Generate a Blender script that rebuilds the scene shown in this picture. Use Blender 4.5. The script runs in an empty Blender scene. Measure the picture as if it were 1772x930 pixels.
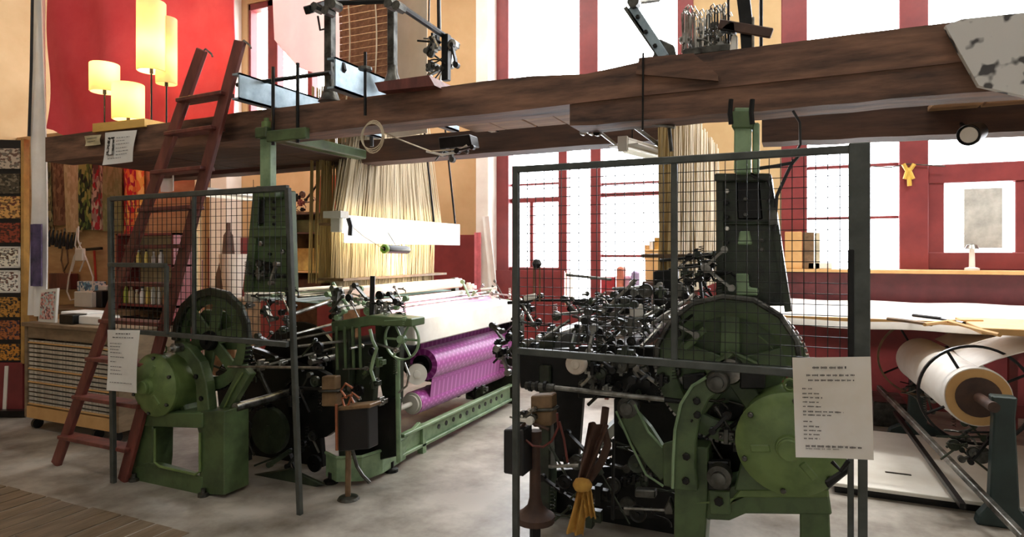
import bpy, math, random
from mathutils import Vector, Matrix
random.seed(7)
SC = bpy.context.scene
COL = SC.collection
# ------------------------------------------------------------------ camera
TH = math.radians(24.18); EYE = 1.55; FP = 1100.0; CX = 886.0; HY = 437.0
ER = Vector((math.cos(TH), math.sin(TH), 0)); EF = Vector((-math.sin(TH), math.cos(TH), 0))
cam_d = bpy.data.cameras.new('camera'); cam = bpy.data.objects.new('camera', cam_d); COL.objects.link(cam)
cam.location = (0, 0, EYE); cam.rotation_euler = (math.pi/2, 0, TH)
cam_d.sensor_width = 36; cam_d.lens = FP/1772*36; cam_d.shift_y = (HY-465)/1772
cam_d.clip_end = 100
SC.camera = cam
# ------------------------------------------------------------------ world, exposure
w = bpy.data.worlds.new('sky'); SC.world = w; w.use_nodes = True
bgn = w.node_tree.nodes['Background']; bgn.inputs[0].default_value = (0.90, 0.95, 1.0, 1); bgn.inputs[1].default_value = 13.0
SC.view_settings.view_transform = 'Standard'; SC.view_settings.look = 'None'
SC.view_settings.exposure = 0.35; SC.view_settings.gamma = 1; SC.view_settings.use_curve_mapping = False
def area(name, loc, rot, sx, sy, power, col=(1,1,1), portal=False):
    l = bpy.data.lights.new(name, 'AREA'); l.shape = 'RECTANGLE'; l.size = sx; l.size_y = sy; l.energy = power; l.color = col
    if portal: l.cycles.is_portal = True
    o = bpy.data.objects.new(name, l); COL.objects.link(o); o.location = loc; o.rotation_euler = rot
    return o
# portals guide the daylight through the two tall windows
area('daylight_portal', (-2.35, 7.75, 3.15), (-math.pi/2, 0, 0), 2.7, 4.7, 1, portal=True)
area('daylight_portal', (-6.95, 7.75, 4.15), (-math.pi/2, 0, 0), 2.0, 2.8, 1, portal=True)
area('daylight_portal', (1.7, 7.75, 3.3), (-math.pi/2, 0, 0), 3.9, 4.4, 1, portal=True)
FILL_LAMPS = [(2.6, 5.0), (-5.2, 1.2), (-2.2, 1.0), (0.8, 1.0), (-3.4, 5.2), (-0.6, 5.2), (-6.0, 5.4)]  # added fill lamps, unseen above the view, to brighten the hall
for i, (x, y) in enumerate(FILL_LAMPS):
    area('fill_lamp_light', (x, y, 5.58), (0, 0, 0), 1.5, 0.3, 16 if y < 3 else (150 if x > 2 else 58), (1, .97, .92))

# ------------------------------------------------------------------ helpers
def P(px, py, Y=None, X=None, Z=None, d=None):
    t = (px-CX)/FP; u = (HY-py)/FP
    r = ER*t + EF; r.z = u
    if d is None:
        if Y is not None: d = Y/r.y
        elif X is not None: d = X/r.x
        else: d = (Z-EYE)/r.z
    return Vector((0, 0, EYE)) + r*d
def s2l(c):
    c = c/255.0
    return c/12.92 if c <= .04045 else ((c+.055)/1.055)**2.4
def rgb(c): return (s2l(c[0]), s2l(c[1]), s2l(c[2]), 1)
MATS = {}
def mat(name, c, rough=.6, metal=0, c2=None, scale=6, stretch=(1,1,1), bump=.15, lo=.35, hi=.7, detail=5, spec=.5, trans=0, emit=None, estr=0):
    if name in MATS: return MATS[name]
    m = bpy.data.materials.new(name); m.use_nodes = True; nt = m.node_tree; n = nt.nodes; L = nt.links
    b = n['Principled BSDF']; b.inputs['Roughness'].default_value = rough; b.inputs['Metallic'].default_value = metal
    b.inputs['Specular IOR Level'].default_value = spec
    tc = n.new('ShaderNodeTexCoord'); mp = n.new('ShaderNodeMapping'); mp.inputs['Scale'].default_value = stretch
    nz = n.new('ShaderNodeTexNoise'); nz.inputs['Scale'].default_value = scale; nz.inputs['Detail'].default_value = detail
    nz.inputs['Roughness'].default_value = .62
    L.new(tc.outputs['Object'], mp.inputs[0]); L.new(mp.outputs[0], nz.inputs['Vector'])
    rp = n.new('ShaderNodeValToRGB'); rp.color_ramp.elements[0].position = lo; rp.color_ramp.elements[1].position = hi
    if c2 is None: c2 = tuple(x*.78 for x in c)
    rp.color_ramp.elements[0].color = rgb(c2); rp.color_ramp.elements[1].color = rgb(c)
    L.new(nz.outputs['Fac'], rp.inputs[0]); L.new(rp.outputs[0], b.inputs['Base Color'])
    if bump:
        bp = n.new('ShaderNodeBump'); bp.inputs['Strength'].default_value = bump; bp.inputs['Distance'].default_value = .01
        L.new(nz.outputs['Fac'], bp.inputs['Height']); L.new(bp.outputs[0], b.inputs['Normal'])
    if trans: b.inputs['Transmission Weight'].default_value = trans
    if emit is not None:
        b.inputs['Emission Color'].default_value = rgb(emit); b.inputs['Emission Strength'].default_value = estr
    MATS[name] = m; return m
def glassmat():
    m = bpy.data.materials.new('window_glass'); m.use_nodes = True; nt = m.node_tree; n = nt.nodes; L = nt.links
    n.remove(n['Principled BSDF']); o = n['Material Output']
    t = n.new('ShaderNodeBsdfTransparent'); g = n.new('ShaderNodeBsdfGlossy'); g.inputs['Roughness'].default_value = .03
    lw = n.new('ShaderNodeLayerWeight'); lw.inputs[0].default_value = .5; f = n.new('ShaderNodeMath'); f.operation = 'MULTIPLY'; f.inputs[1].default_value = .22; L.new(lw.outputs['Facing'], f.inputs[0]); mx = n.new('ShaderNodeMixShader')
    L.new(f.outputs[0], mx.inputs[0]); L.new(t.outputs[0], mx.inputs[1]); L.new(g.outputs[0], mx.inputs[2]); L.new(mx.outputs[0], o.inputs[0])
    return m
def patternmat(name, base, cols, scale, rough=.85, kind='VORONOI', stretch=(1,1,1)):
    m = bpy.data.materials.new(name); m.use_nodes = True; nt = m.node_tree; n = nt.nodes; L = nt.links
    b = n['Principled BSDF']; b.inputs['Roughness'].default_value = rough
    tc = n.new('ShaderNodeTexCoord'); mp = n.new('ShaderNodeMapping'); mp.inputs['Scale'].default_value = stretch
    v = n.new('ShaderNodeTexVoronoi'); v.inputs['Scale'].default_value = scale
    L.new(tc.outputs['Object'], mp.inputs[0]); L.new(mp.outputs[0], v.inputs['Vector'])
    rp = n.new('ShaderNodeValToRGB'); rp.color_ramp.interpolation = 'CONSTANT'
    sep = n.new('ShaderNodeSeparateColor'); L.new(v.outputs['Color'], sep.inputs[0]); L.new(sep.outputs[0], rp.inputs[0])
    allc = [base]+cols; e = rp.color_ramp.elements
    e[0].position = 0; e[0].color = rgb(allc[0]); e[1].position = 1/len(allc); e[1].color = rgb(allc[1])
    for i in range(2, len(allc)):
        k = e.new(i/len(allc)); k.color = rgb(allc[i])
    L.new(rp.outputs[0], b.inputs['Base Color'])
    return m

class MB:
    def __init__(s): s.v = []; s.f = []
    def add(s, vs, fs):
        k = len(s.v); s.v += [Vector(v) for v in vs]; s.f += [tuple(i+k for i in f) for f in fs]; return s
    def box(s, a, b):
        x0, y0, z0 = a; x1, y1, z1 = b
        return s.add([(x0,y0,z0),(x1,y0,z0),(x1,y1,z0),(x0,y1,z0),(x0,y0,z1),(x1,y0,z1),(x1,y1,z1),(x0,y1,z1)],
            [(0,3,2,1),(4,5,6,7),(0,1,5,4),(1,2,6,5),(2,3,7,6),(3,0,4,7)])
    def bar(s, p, q, wd, ht, up=Vector((0,0,1))):
        p = Vector(p); q = Vector(q); d = (q-p).normalized(); up = Vector(up)
        if abs(d.dot(up)) > .99: up = Vector((0,1,0))
        a = d.cross(up).normalized()*(wd/2); b = a.cross(d).normalized()*(ht/2)
        vs = [p-a-b, p+a-b, p+a+b, p-a+b, q-a-b, q+a-b, q+a+b, q-a+b]
        return s.add(vs, [(0,1,2,3),(7,6,5,4),(0,4,5,1),(1,5,6,2),(2,6,7,3),(3,7,4,0)])
    def prism(s, pts, vec):
        pts = [Vector(p) for p in pts]; vec = Vector(vec); n = len(pts)
        return s.add(pts+[p+vec for p in pts], [tuple(range(n)), tuple(range(2*n-1, n-1, -1))]+[(i, n+i, n+(i+1) % n, (i+1) % n) for i in range(n)])
    def ring(s, c, ax, rads, n):
        ax = Vector(ax).normalized(); a = ax.orthogonal().normalized(); b = ax.cross(a)
        return [c + (a*math.cos(2*math.pi*i/n)+b*math.sin(2*math.pi*i/n))*rads for i in range(n)]
    def lathe(s, c, ax, prof, n=24, closed=False):
        c = Vector(c); ax = Vector(ax).normalized(); vs = []; fs = []
        for r, h in prof: vs += s.ring(c+ax*h, ax, max(r, .0004), n)
        m = len(prof)
        for j in range(m if closed else m-1):
            for i in range(n):
                k = (j+1) % m; fs.append((j*n+i, j*n+(i+1) % n, k*n+(i+1) % n, k*n+i))
        if not closed: fs += [tuple(range(n-1, -1, -1)), tuple((m-1)*n+i for i in range(n))]
        return s.add(vs, fs)
    def tube(s, p, q, r, n=8, r2=None):
        p = Vector(p); q = Vector(q)
        return s.lathe(p, q-p, [(r, 0), (r if r2 is None else r2, (q-p).length)], n)
    def path(s, pts, r, n=6):
        pts = [Vector(p) for p in pts]; vs = []; fs = []; m = len(pts); ref = None
        for j, p in enumerate(pts):
            d = (pts[min(j+1, m-1)]-pts[max(j-1, 0)]).normalized()
            if ref is None: ref = d.orthogonal().normalized()
            a = (ref-d*ref.dot(d)).normalized(); ref = a; b = d.cross(a)
            vs += [p+(a*math.cos(2*math.pi*i/n)+b*math.sin(2*math.pi*i/n))*r for i in range(n)]
        for j in range(m-1):
            for i in range(n): fs.append((j*n+i, j*n+(i+1) % n, (j+1)*n+(i+1) % n, (j+1)*n+i))
        fs += [tuple(range(n-1, -1, -1)), tuple((m-1)*n+i for i in range(n))]
        return s.add(vs, fs)
    def sheet(s, fn, nu, nv, t=.004, nrm=(0,1,0)):
        nrm = Vector(nrm)*t; g = [Vector(fn(i/nu, j/nv)) for j in range(nv+1) for i in range(nu+1)]
        k = len(g); w_ = nu+1; vs = g+[p+nrm for p in g]; fs = []
        for j in range(nv):
            for i in range(nu):
                a = j*w_+i; fs += [(a, a+1, a+1+w_, a+w_), (k+a, k+a+w_, k+a+w_+1, k+a+1)]
        for i in range(nu):
            fs += [(i, k+i, k+i+1, i+1)]; a = nv*w_+i; fs += [(a, a+1, k+a+1, k+a)]
        for j in range(nv):
            a = j*w_; fs += [(a, a+w_, k+a+w_, k+a)]; a += nu; fs += [(a, k+a, k+a+w_, a+w_)]
        return s.add(vs, fs)
    def strip(s, pts, wd, vec):
        """flat bar following a polyline in an X-Z plane; wd half widths"""
        pts = [Vector(p) for p in pts]; m = len(pts); A = []; B = []
        for j, p in enumerate(pts):
            d = (pts[min(j+1, m-1)]-pts[max(j-1, 0)]).normalized(); q = Vector((-d.z, 0, d.x)).normalized()
            h = wd[j] if isinstance(wd, (list, tuple)) else wd
            A.append(p+q*h); B.append(p-q*h)
        return s.prism(A+B[::-1], vec)
WL = {}
def build(mb, name, m, parent=None, smooth=False, bevel=0, base=False):
    vs = mb.v; lo = Vector([min(v[i] for v in vs) for i in range(3)]); hi = Vector([max(v[i] for v in vs) for i in range(3)])
    c = (lo+hi)/2
    if parent is None: c.z = lo.z
    me = bpy.data.meshes.new(name); me.from_pydata([v-c for v in vs], [], mb.f); me.validate()
    import bmesh
    bm = bmesh.new(); bm.from_mesh(me); bmesh.ops.recalc_face_normals(bm, faces=bm.faces)
    if smooth:
        for f in bm.faces: f.smooth = True
        for e in bm.edges:
            if len(e.link_faces) == 2 and e.calc_face_angle(0) > .6: e.smooth = False
    bm.to_mesh(me); bm.free()
    me.materials.append(m)
    o = bpy.data.objects.new(name, me); COL.objects.link(o); WL[o.name] = c
    if parent is not None:
        o.parent = parent; o.location = c-WL[parent.name]
    else: o.location = c
    if bevel:
        b = o.modifiers.new('bevel', 'BEVEL'); b.width = bevel; b.segments = 1; b.limit_method = 'ANGLE'
    return o
def thing(name, loc, label=None, cat=None, group=None, kind=None):
    o = bpy.data.objects.new(name, None); COL.objects.link(o); o.location = loc; o.empty_display_size = .1
    WL[o.name] = Vector(loc); return tag(o, label, cat, group, kind)
def tag(o, label=None, cat=None, group=None, kind=None):
    if label: o['label'] = label
    if cat: o['category'] = cat
    if group: o['group'] = group
    if kind: o['kind'] = kind
    return o
def lab(o, l): o['label'] = l; return o
def struct(mb, name, m, **k): return tag(build(mb, name, m, **k), kind='structure')
def pp(pts, Y): return [P(x, y, Y=Y) for x, y in pts]
def ppr(mb, pts, Y, t): return mb.prism(pp(pts, Y), (0, t, 0))

# ------------------------------------------------------------------ materials
GREEN = mat('green_machine_paint', (84,104,66), .42, 0, (48,62,40), 5, bump=.25, lo=.3, hi=.6)
GREENB = mat('bright_green_machine_paint', (112,134,78), .4, 0, (74,94,52), 5, bump=.2, lo=.3, hi=.6)
GREEND = mat('oily_dark_green_paint', (54,64,46), .38, .1, (23,27,20), 7, bump=.3, lo=.35, hi=.65)
GREENL = mat('pale_green_paint', (138,164,126), .45, 0, (92,118,86), 6, bump=.2, lo=.3, hi=.6)
IRON = mat('black_oily_iron', (34,34,33), .36, .5, (14,14,14), 9, bump=.3)
STEEL = mat('worn_steel', (176,176,170), .3, .85, (84,80,72), 12, bump=.15)
DSTEEL = mat('dull_dark_steel', (104,104,98), .38, .7, (42,40,36), 12, bump=.15)
FENCE = mat('grey_fence_paint', (84,88,84), .5, .2, (60,64,60), 9, bump=.08)
WIRE = mat('dark_wire', (44,46,44), .45, .6, bump=0)
TIMBER = mat('old_brown_timber', (140,102,80), .7, 0, (58,40,32), 4, (.45,3,3), .6, .36, .66, 9)
TIMBERD = mat('dark_beam_timber', (96,68,54), .72, 0, (46,32,28), 5, (.35,3,3), .5, .3, .7, 8)
PLANKM = mat('dusty_plank', (186,150,112), .75, 0, (120,86,60), 5, (.6,3,3), .4, .3, .7, 7)
CREAM = mat('cream_wall_paint', (204,176,132), .8, 0, (188,158,112), 1.5, bump=.05)
REDW = mat('maroon_joinery_paint', (136,54,54), .45, 0, (112,42,44), 3, bump=.08)
WHITEP = mat('white_paint', (238,236,228), .55, 0, (222,218,208), 3, bump=.05)
CONC = mat('concrete_floor', (176,170,160), .42, 0, (98,90,80), 1.9, bump=.12, lo=.34, hi=.62, detail=10)
BOARDM = mat('worn_floor_board', (132,116,96), .6, 0, (92,76,58), 5, (4,.8,1), .6, .3, .72, 9)
CEILM = mat('ceiling_plaster', (226,220,206), .85, bump=.05)
PLY = mat('plywood', (204,170,124), .7, 0, (176,140,96), 3, (1,1,4), .1)
PAPER = mat('paper', (240,240,236), .7, 0, (228,226,220), 3, bump=.03)
INK = mat('ink', (70,64,66), .8, bump=0)
WCLOTH = mat('white_cloth', (244,242,238), .85, 0, (228,224,218), 4, bump=.2)
CORD = mat('cream_harness_cord', (232,220,196), .8, 0, (190,174,144), 3, (3,3,.4), .1)
CORDD = mat('aged_harness_cord', (206,184,130), .85, 0, (140,118,74), 3, (3,3,.4), .1)
LADM = mat('red_brown_ladder_wood', (128,68,58), .5, 0, (84,42,38), 5, (2,2,.5), .3)
BLUEM = mat('pale_blue_steel', (176,196,206), .4, .3, (120,140,152), 6, bump=.1)
BLACKP = mat('black_plastic', (26,26,28), .45, bump=.05)
BROWNB = mat('brown_bakelite', (138,110,78), .5, 0, (92,70,46), 8, bump=.15)
COPPER = mat('orange_conduit', (176,104,70), .45, .3, bump=.05)
RUBBER = mat('dark_red_hose', (112,48,40), .5, bump=.05)
RAG = mat('yellow_rag', (206,160,76), .85, 0, (160,116,48), 9, bump=.5)
LEATHER = mat('brown_leather', (86,60,46), .6, 0, (56,36,28), 8, bump=.4)
CARDB = mat('cardboard', (216,174,116), .8, 0, (196,152,96), 4, bump=.05)
GLASS = glassmat()
def translucent(name, c, f):
    m = mat(name, c, .85, 0, tuple(int(v*.95) for v in c), 4, bump=.1); nt = m.node_tree; n = nt.nodes; L = nt.links
    t = n.new('ShaderNodeBsdfTranslucent'); t.inputs[0].default_value = rgb(c); mx = n.new('ShaderNodeMixShader'); mx.inputs[0].default_value = f
    L.new(n['Principled BSDF'].outputs[0], mx.inputs[1]); L.new(t.outputs[0], mx.inputs[2]); L.new(mx.outputs[0], n['Material Output'].inputs[0]); return m
SHEER = translucent('sheer_white_cloth', (244,242,238), .5)
PLASTER = mat('white_plaster', (226,222,214), .85, bump=.05)
# ================================================================== SETTING
YB = 7.4
XL, XR, YF, ZC = -8.7, 6.0, -3.2, 5.7
struct(MB().box((XL-.2, YF-.2, -.2), (XR+.2, YB+.3, 0)), 'floor', CONC)
struct(MB().box((XL-.2, YF-.2, ZC), (XR+.2, YB+.3, ZC+.2)), 'ceiling', CEILM)
struct(MB().box((XL-.2, YF-.2, 0), (XL, YB+.3, ZC)), 'wall_left', CREAM)
struct(MB().box((XR, YF-.2, 0), (XR+.2, YB+.3, ZC)), 'wall_right', PLASTER)
struct(MB().box((XL, YF-.2, 0), (XR, YF, ZC)), 'wall_front', PLASTER)
def wx(px): return P(px, 437, Y=YB).x
W3 = (wx(428), wx(592))
W1 = (wx(850), wx(1198)); W2 = (wx(1352), 3.6)
WT = 5.45
wb = MB()
for a, b, z0, z1 in [(XL, W3[0], 0, ZC), (W3[1], W1[0], 0, ZC), (*W3, 0, 2.85), (*W3, WT, ZC), (W1[1], W2[0], 0, ZC), (W2[1], XR, 0, ZC), (W1[0], W1[1], WT, ZC), (W2[0], W2[1], WT, ZC),
                     (W1[0], wx(978), 0, 1.30), (wx(978), W1[1], 0, .86), (W2[0], W2[1], 0, 1.26)]:
    wb.box((a, YB, z0), (b, YB+.3, z1))
struct(wb, 'wall_back', CREAM)
dado = MB()
for a, b, z1 in [(XL, W1[0], 1.78), (W1[0], wx(978), 1.32), (wx(978), W1[1], .88), (W1[1], W2[0], 1.62), (W2[0], XR, 1.27)]:
    dado.box((a, YB-.03, .12), (b, YB-.002, z1))
struct(dado, 'trim_1', REDW)
struct(MB().box((XL, YB-.05, 0), (XR, YB-.002, .12)), 'baseboard_back', REDW)
# windows
def window(n, bars, panes):
    w_ = thing('window_%d' % n, ((bars[0][0]+bars[0][1])/2, YB+.1, 1), kind='structure')
    for x0, x1, z0, z1, dp in bars:
        build(MB().box((x0, YB+.12-dp, z0), (x1, YB+.16, z1)), 'window_bar', REDW, w_, bevel=.008)
    for x0, x1, z0, z1 in panes:
        build(MB().box((x0, YB+.135, z0), (x1, YB+.141, z1)), 'window_pane', GLASS, w_)
zz = lambda px, py: P(px, py, Y=YB).z
x = wx
window(1, [(x(850), x(880), 1.3, WT, .13), (x(1172), x(1200), .86, WT, .13), (x(1002), x(1034), 2.95, WT, .12),
    (x(880), x(1172), WT-.1, WT, .1), (x(880), x(1172), 2.95, 3.3, .1), (x(964), x(979), .86, 2.95, .09), (x(1020), x(1038), .86, 2.95, .09),
    (x(880), x(965), zz(920, 472), zz(920, 463), .09), (x(979), x(1172), .86, .95, .09),
    (x(880), x(964), zz(920, 347)-.02, zz(920, 342), .05), (x(1038), x(1172), zz(1100, 336)-.015, zz(1100, 331), .05),
    (x(880), x(964), zz(920, 318)-.012, zz(920, 316), .04), (x(1038), x(1172), zz(1100, 315)-.012, zz(1100, 313), .04),
    (x(1038), x(1172), zz(1100, 444)-.012, zz(1100, 441), .04), (x(912), x(918), 1.32, zz(920, 342), .04)],
    [(x(880), x(1002), 3.3, WT-.1), (x(1034), x(1172), 3.3, WT-.1), (x(880), x(964), 1.35, 2.95), (x(979), x(1020), .95, 2.95), (x(1038), x(1172), .95, 2.95)])
window(3, [(W3[0], x(432), 2.85, WT, .1), (x(461), x(478), 2.85, WT, .1), (x(530), x(538), 2.85, WT, .1), (x(586), W3[1], 2.85, WT, .1), (*W3, 2.85, 2.95, .1), (*W3, WT-.1, WT, .1)], [(x(432), x(461), 2.95, WT-.1), (x(478), x(530), 2.95, WT-.1), (x(538), x(586), 2.95, WT-.1)])
window(2, [(x(1352), x(1397), 1.26, WT, .13), (x(1556), x(1607), 1.26, WT, .13), (3.45, 3.6, 1.26, WT, .13), (2.4, 2.6, 1.26, WT, .1),
    (x(1397), 3.45, WT-.1, WT, .1), (x(1397), 3.45, 1.26, 1.38, .1), (x(1397), 3.45, 2.95, 3.30, .1),
    (x(1397), x(1556), zz(1480, 289), zz(1480, 283), .05), (x(1397), x(1556), zz(1480, 379), zz(1480, 374), .05),
    (x(1607), 2.4, zz(1650, 316), zz(1650, 283), .09), (x(1607), x(1636), 1.38, zz(1650, 315), .075), (x(1607), 2.4, 1.38, zz(1650, 437), .083), (x(1760), 2.4, 1.38, zz(1650, 316), .07)],
    [(x(1397), x(1556), 1.38, 2.95), (x(1397), x(1556), 3.30, WT-.1), (x(1607), 2.4, 3.30, WT-.1), (x(1607), 2.4, zz(1650, 283), 2.95), (x(1636), x(1760), zz(1650, 437), zz(1650, 316)),
     (2.6, 3.45, 1.38, 2.95), (2.6, 3.45, 3.30, WT-.1)])
# white rain pipe and jamb board beside window 1, cream columns at left
def column(px0, px1, Y, z0, z1, m, name='trim_2'):
    a = P(px0, 437, Y=Y).x; b = P(px1, 437, Y=Y).x
    return struct(MB().box((a, Y, z0), (b, YB-.002, z1)), name, m, bevel=.01)
column(823, 845, 7.15, 0, ZC, WHITEP, 'trim_2')
column(362, 392, 7.1, 0, ZC, WHITEP, 'trim_3')
# workshop partition with the tool board
struct(MB().box((-8.69, 4.6, 0), (-5.62, 4.68, 2.95)), 'wall_partition', PLY)
# worn boards let into the floor, bottom left
fl = bpy.data.objects['floor']
for i in range(19):
    x0 = -5.75+i*.142
    j = 0; y1 = 2.48-random.uniform(0, .03)
    while y1 > .9:
        y0 = y1-random.uniform(.35, .8)
        h = random.uniform(.002, .008) if i < 15 else random.uniform(.001, .003)
        build(MB().prism([(x0+.006, y0+.008, -.02), (x0+.134, y0+.008, -.02), (x0+.134, y1, -.02), (x0+.006, y1, -.02)], (0, 0, .02+h)), 'floor_board', BOARDM, fl)
        y1 = y0

# ================================================================== BEAMS AND LOFT
YBM = 3.08
def tbeam(name, x0, x1, y0, y1, zb, zt, m, seed=0, nick=None):
    """squared timber with slightly wavy, worn edges; zb, zt = (left, right) heights"""
    r = random.Random(seed); n = 26; mb = MB(); vs = []; fs = []
    for i in range(n+1):
        t = i/n; xx = x0+(x1-x0)*t
        a = zb[0]+(zb[1]-zb[0])*t+r.uniform(-.004, .004); b = zt[0]+(zt[1]-zt[0])*t+r.uniform(-.004, .004)
        if nick and nick[0] < xx < nick[1]: b -= nick[2]
        q = r.uniform(-.004, .004)
        vs += [(xx, y0+q, a), (xx, y1, a), (xx, y1, b), (xx, y0+q, b)]
    for i in range(n):
        k = i*4
        for e in range(4): fs.append((k+e, k+(e+1) % 4, k+4+(e+1) % 4, k+4+e))
    fs += [(3, 2, 1, 0), (n*4, n*4+1, n*4+2, n*4+3)]
    return build(mb.add(vs, fs), name, m)
xa = P(78, 240, Y=YBM).x
tag(tbeam('upper_beam', xa, 2.3, YBM, 3.3, (2.27, 2.335), (2.46, 2.49), TIMBER, 1, (-1.13, -.93, .03)),
    'long brown timber beam crossing the hall in front, carrying the ladder and loft gear', 'beam')
tag(tbeam('lower_beam', P(985, 190, Y=YBM).x, 2.3, YBM+.012, 3.3, (2.195, 2.19), (2.315, 2.325), TIMBER, 2),
    'shorter brown timber bolted under the right half of the front beam', 'beam')
tag(tbeam('rear_beam', -5.75, -.75, 4.2, 4.4, (2.26, 2.29), (2.44, 2.47), TIMBERD, 3),
    'dark timber beam running parallel behind the front beam above the left loom', 'beam')
tag(tbeam('rear_beam', -.2, 2.6, 4.2, 4.4, (2.23, 2.15), (2.44, 2.40), TIMBERD, 4),
    'brown double timber behind the front beam at the right, over the windows', 'beam')
# front boards on the beam face
def plank_set(name, label, xs, y0, y1, z, t, m, cat='planks'):
    T = thing(name, ((xs[0]+xs[-1])/2, (y0+y1)/2, z), label, cat)
    for a, b in zip(xs[:-1], xs[1:]):
        build(MB().box((a+.004, y0+random.uniform(-.02, .02), z+random.uniform(-.003, .003)), (b-.004, y1+random.uniform(-.02, .02), z+t)), 'plank', m, T, bevel=.003)
    return T
plank_set('loft_planks', 'dusty planks bridging the two beams above the aisle, seen from below', [-1.95, -1.72, -1.5, -1.3, -1.08], 3.31, 3.75, 2.345, .03, PLANKM)
plank_set('loft_planks', 'pale planks bridging the two beams at the far right', [.66, .9, 1.15, 1.4, 1.7, 2.0], 3.31, 4.19, 2.335, .03, PLANKM)
plank_set('loft_planks', 'dark planks of the loft floor above the workbench and ladder at left', [-5.5+.32*i for i in range(8)], 3.31, 4.19, 2.30, .03, TIMBERD)
# short board lying on the front beam (left) with bright sawn end
b_ = MB().prism([P(648,143,Y=3.0), P(655,158,Y=3.0), P(752,148,Y=3.0), P(742,130,Y=3.0)], (0, .35, 0))
tag(build(b_, 'short_board', LADM), 'red-brown short board lying across the front beam beside the light steel channel', 'board')
b_ = MB().prism(pp([(1106,100), (1200,92), (1243,130), (1243,140), (1100,128)], 3.055), (0, .02, 0))
tag(build(b_, 'patch_board', TIMBER), 'brown board with a slanted end fixed to the front beam below the lever', 'board')
b_ = MB().prism(pp([(160,214), (250,205), (250,219), (160,229)], 3.06), (0, .25, 0))  # yellow board stands in for lamplight falling on the beam top
tag(build(b_, 'lamp_glow_board', mat('lamp_glow_yellow', (236,196,110), .5, 0, (214,168,84), 6, (.5,3,3))), 'narrow yellow board added on the beam as the glow of the paper lamps', 'shelf')
b_ = MB().prism(pp([(1240,78), (1330,66), (1330,84), (1240,96)], 3.02), (0, .05, 0))
# speckled felt hanging over the beam at far right
sp = mat('speckled_felt', (206,203,198), .9, 0, (80,78,78), 11, bump=.2, lo=.41, hi=.47, detail=2)
b_ = MB(); b_.prism(pp([(1636,44), (1664,33), (1790,20), (1790,170), (1694,148), (1662,92)], 3.03), (0, .035, 0))
tag(build(b_, 'speckled_felt', sp), 'grey speckled felt draped over the right end of the front beam', 'felt')

# ================================================================== RED CLOTH, WHITE BANNER, LAMPS
REDC = mat('red_cloth', (242,92,102), .85, 0, (230,72,84), 2.5, bump=.3)
cl = P(76, 232, Y=3.9); cr = P(402, 195, Y=3.9)
def redfn(u, v):
    xx = cl.x+(cr.x-cl.x)*u; sag = .05*math.sin(u*9)*(1-v)
    z = (2.70 + .03*math.sin(u*7))*(1-v)+5.0*v + (-.12*math.exp(-((u-.28)/.12)**2)+.1*math.exp(-(u/.05)**2))*(1-v)
    return (xx, 3.92+.03*math.sin(u*23+v*5)+.02*math.sin(v*11+u*6)+sag, z)
tag(build(MB().sheet(redfn, 40, 24, .008), 'red_cloth', REDC, smooth=True), 'large crumpled red cloth hung behind the paper lamps', 'cloth')
a = P(52, 440, Y=3.45).x; b = P(75, 440, Y=3.45).x
def banfn(u, v):
    z = .98+3.6*v; wd = 1.0 if v < .5 else 1-.55*(v-.5)/.5
    return (b-(b-a+.04*(1-v))*(1-u)*wd, 3.45+.03*math.sin(u*7+v*4), z)
tag(build(MB().sheet(banfn, 8, 20, .01), 'white_banner', WCLOTH, smooth=True), 'tall narrow white cloth hanging left of the red cloth', 'cloth')
tag(build(MB().sheet(lambda u, v: (b-.10+.14*u, 3.40+.02*math.sin(u*9), 1.25+.55*v), 6, 8, .012), 'purple_scarf', mat('mauve_cloth', (120,100,140), .85, 0, (60,54,70), 6)), 'dark mauve scarf hanging over the foot of the white banner', 'scarf')
tag(build(MB().path([P(56, -10, Y=3.4), P(54, 120, Y=3.4), P(50, 236, Y=3.4)], .012), 'black_cable', BLACKP), 'black cable hanging down the cream wall at far left', 'cable')
SHADE = translucent('paper_lampshade', (252,236,200), .55)
def paper_lamp(px, y0, y1, hw, Y, label):
    base = P(px, 200, Y=Y); base.z = 2.475
    top = P(px, y0, Y=Y).z; bot = P(px, y1, Y=Y).z; r = hw*(base-Vector((0, 0, 2.475))).dot(EF)/FP
    T = thing('paper_lamp', base, label, 'lamp', 'paper lamps on the beam')
    build(MB().lathe((base.x, base.y, bot), (0,0,1), [(r*.93, 0), (r, .004), (r, top-bot-.004), (r*.97, top-bot), (r*.94, top-bot-.002), (r*.94, .006)], 28, True), 'lamp_shade', SHADE, T, smooth=True)
    build(MB().tube((base.x, base.y, 2.475), (base.x, base.y, bot+.06), .006).lathe((base.x, base.y, bot-.015), (0,0,1), [(.012,0),(.012,.04)], 10), 'stem', IRON, T)
    build(MB().lathe((base.x, base.y, 2.475), (0,0,1), [(.05,0),(.05,.01),(.012,.018)], 18), 'base', IRON, T)
    build(MB().lathe((base.x, base.y, bot+.06), (0,0,1), [(.014,0),(.03,.04),(.026,.08),(.008,.1)], 12), 'bulb', mat('lit_bulb', (255,240,210), emit=(255,214,140), estr=6, bump=0), T)
    l = bpy.data.lights.new('lamp_glow', 'POINT'); l.energy = 26 if hw > 20 and y1 < 130 else 12; l.color = (1, .82, .55); l.shadow_soft_size = .05
    lo = bpy.data.objects.new('lamp_glow', l); COL.objects.link(lo); lo.parent = T; lo.location = (0, 0, bot+.2-2.475)
paper_lamp(262, 4, 124, 23, 3.16, 'tallest cylindrical paper lamp with a lit shade, on a thin black stem')
paper_lamp(288, 32, 146, 17, 3.26, 'slimmer tall paper lamp half hidden behind the tallest one')
paper_lamp(181, 111, 160, 23, 3.22, 'small paper lamp with a lit shade on a long stem, leftmost of the lamps')
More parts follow.
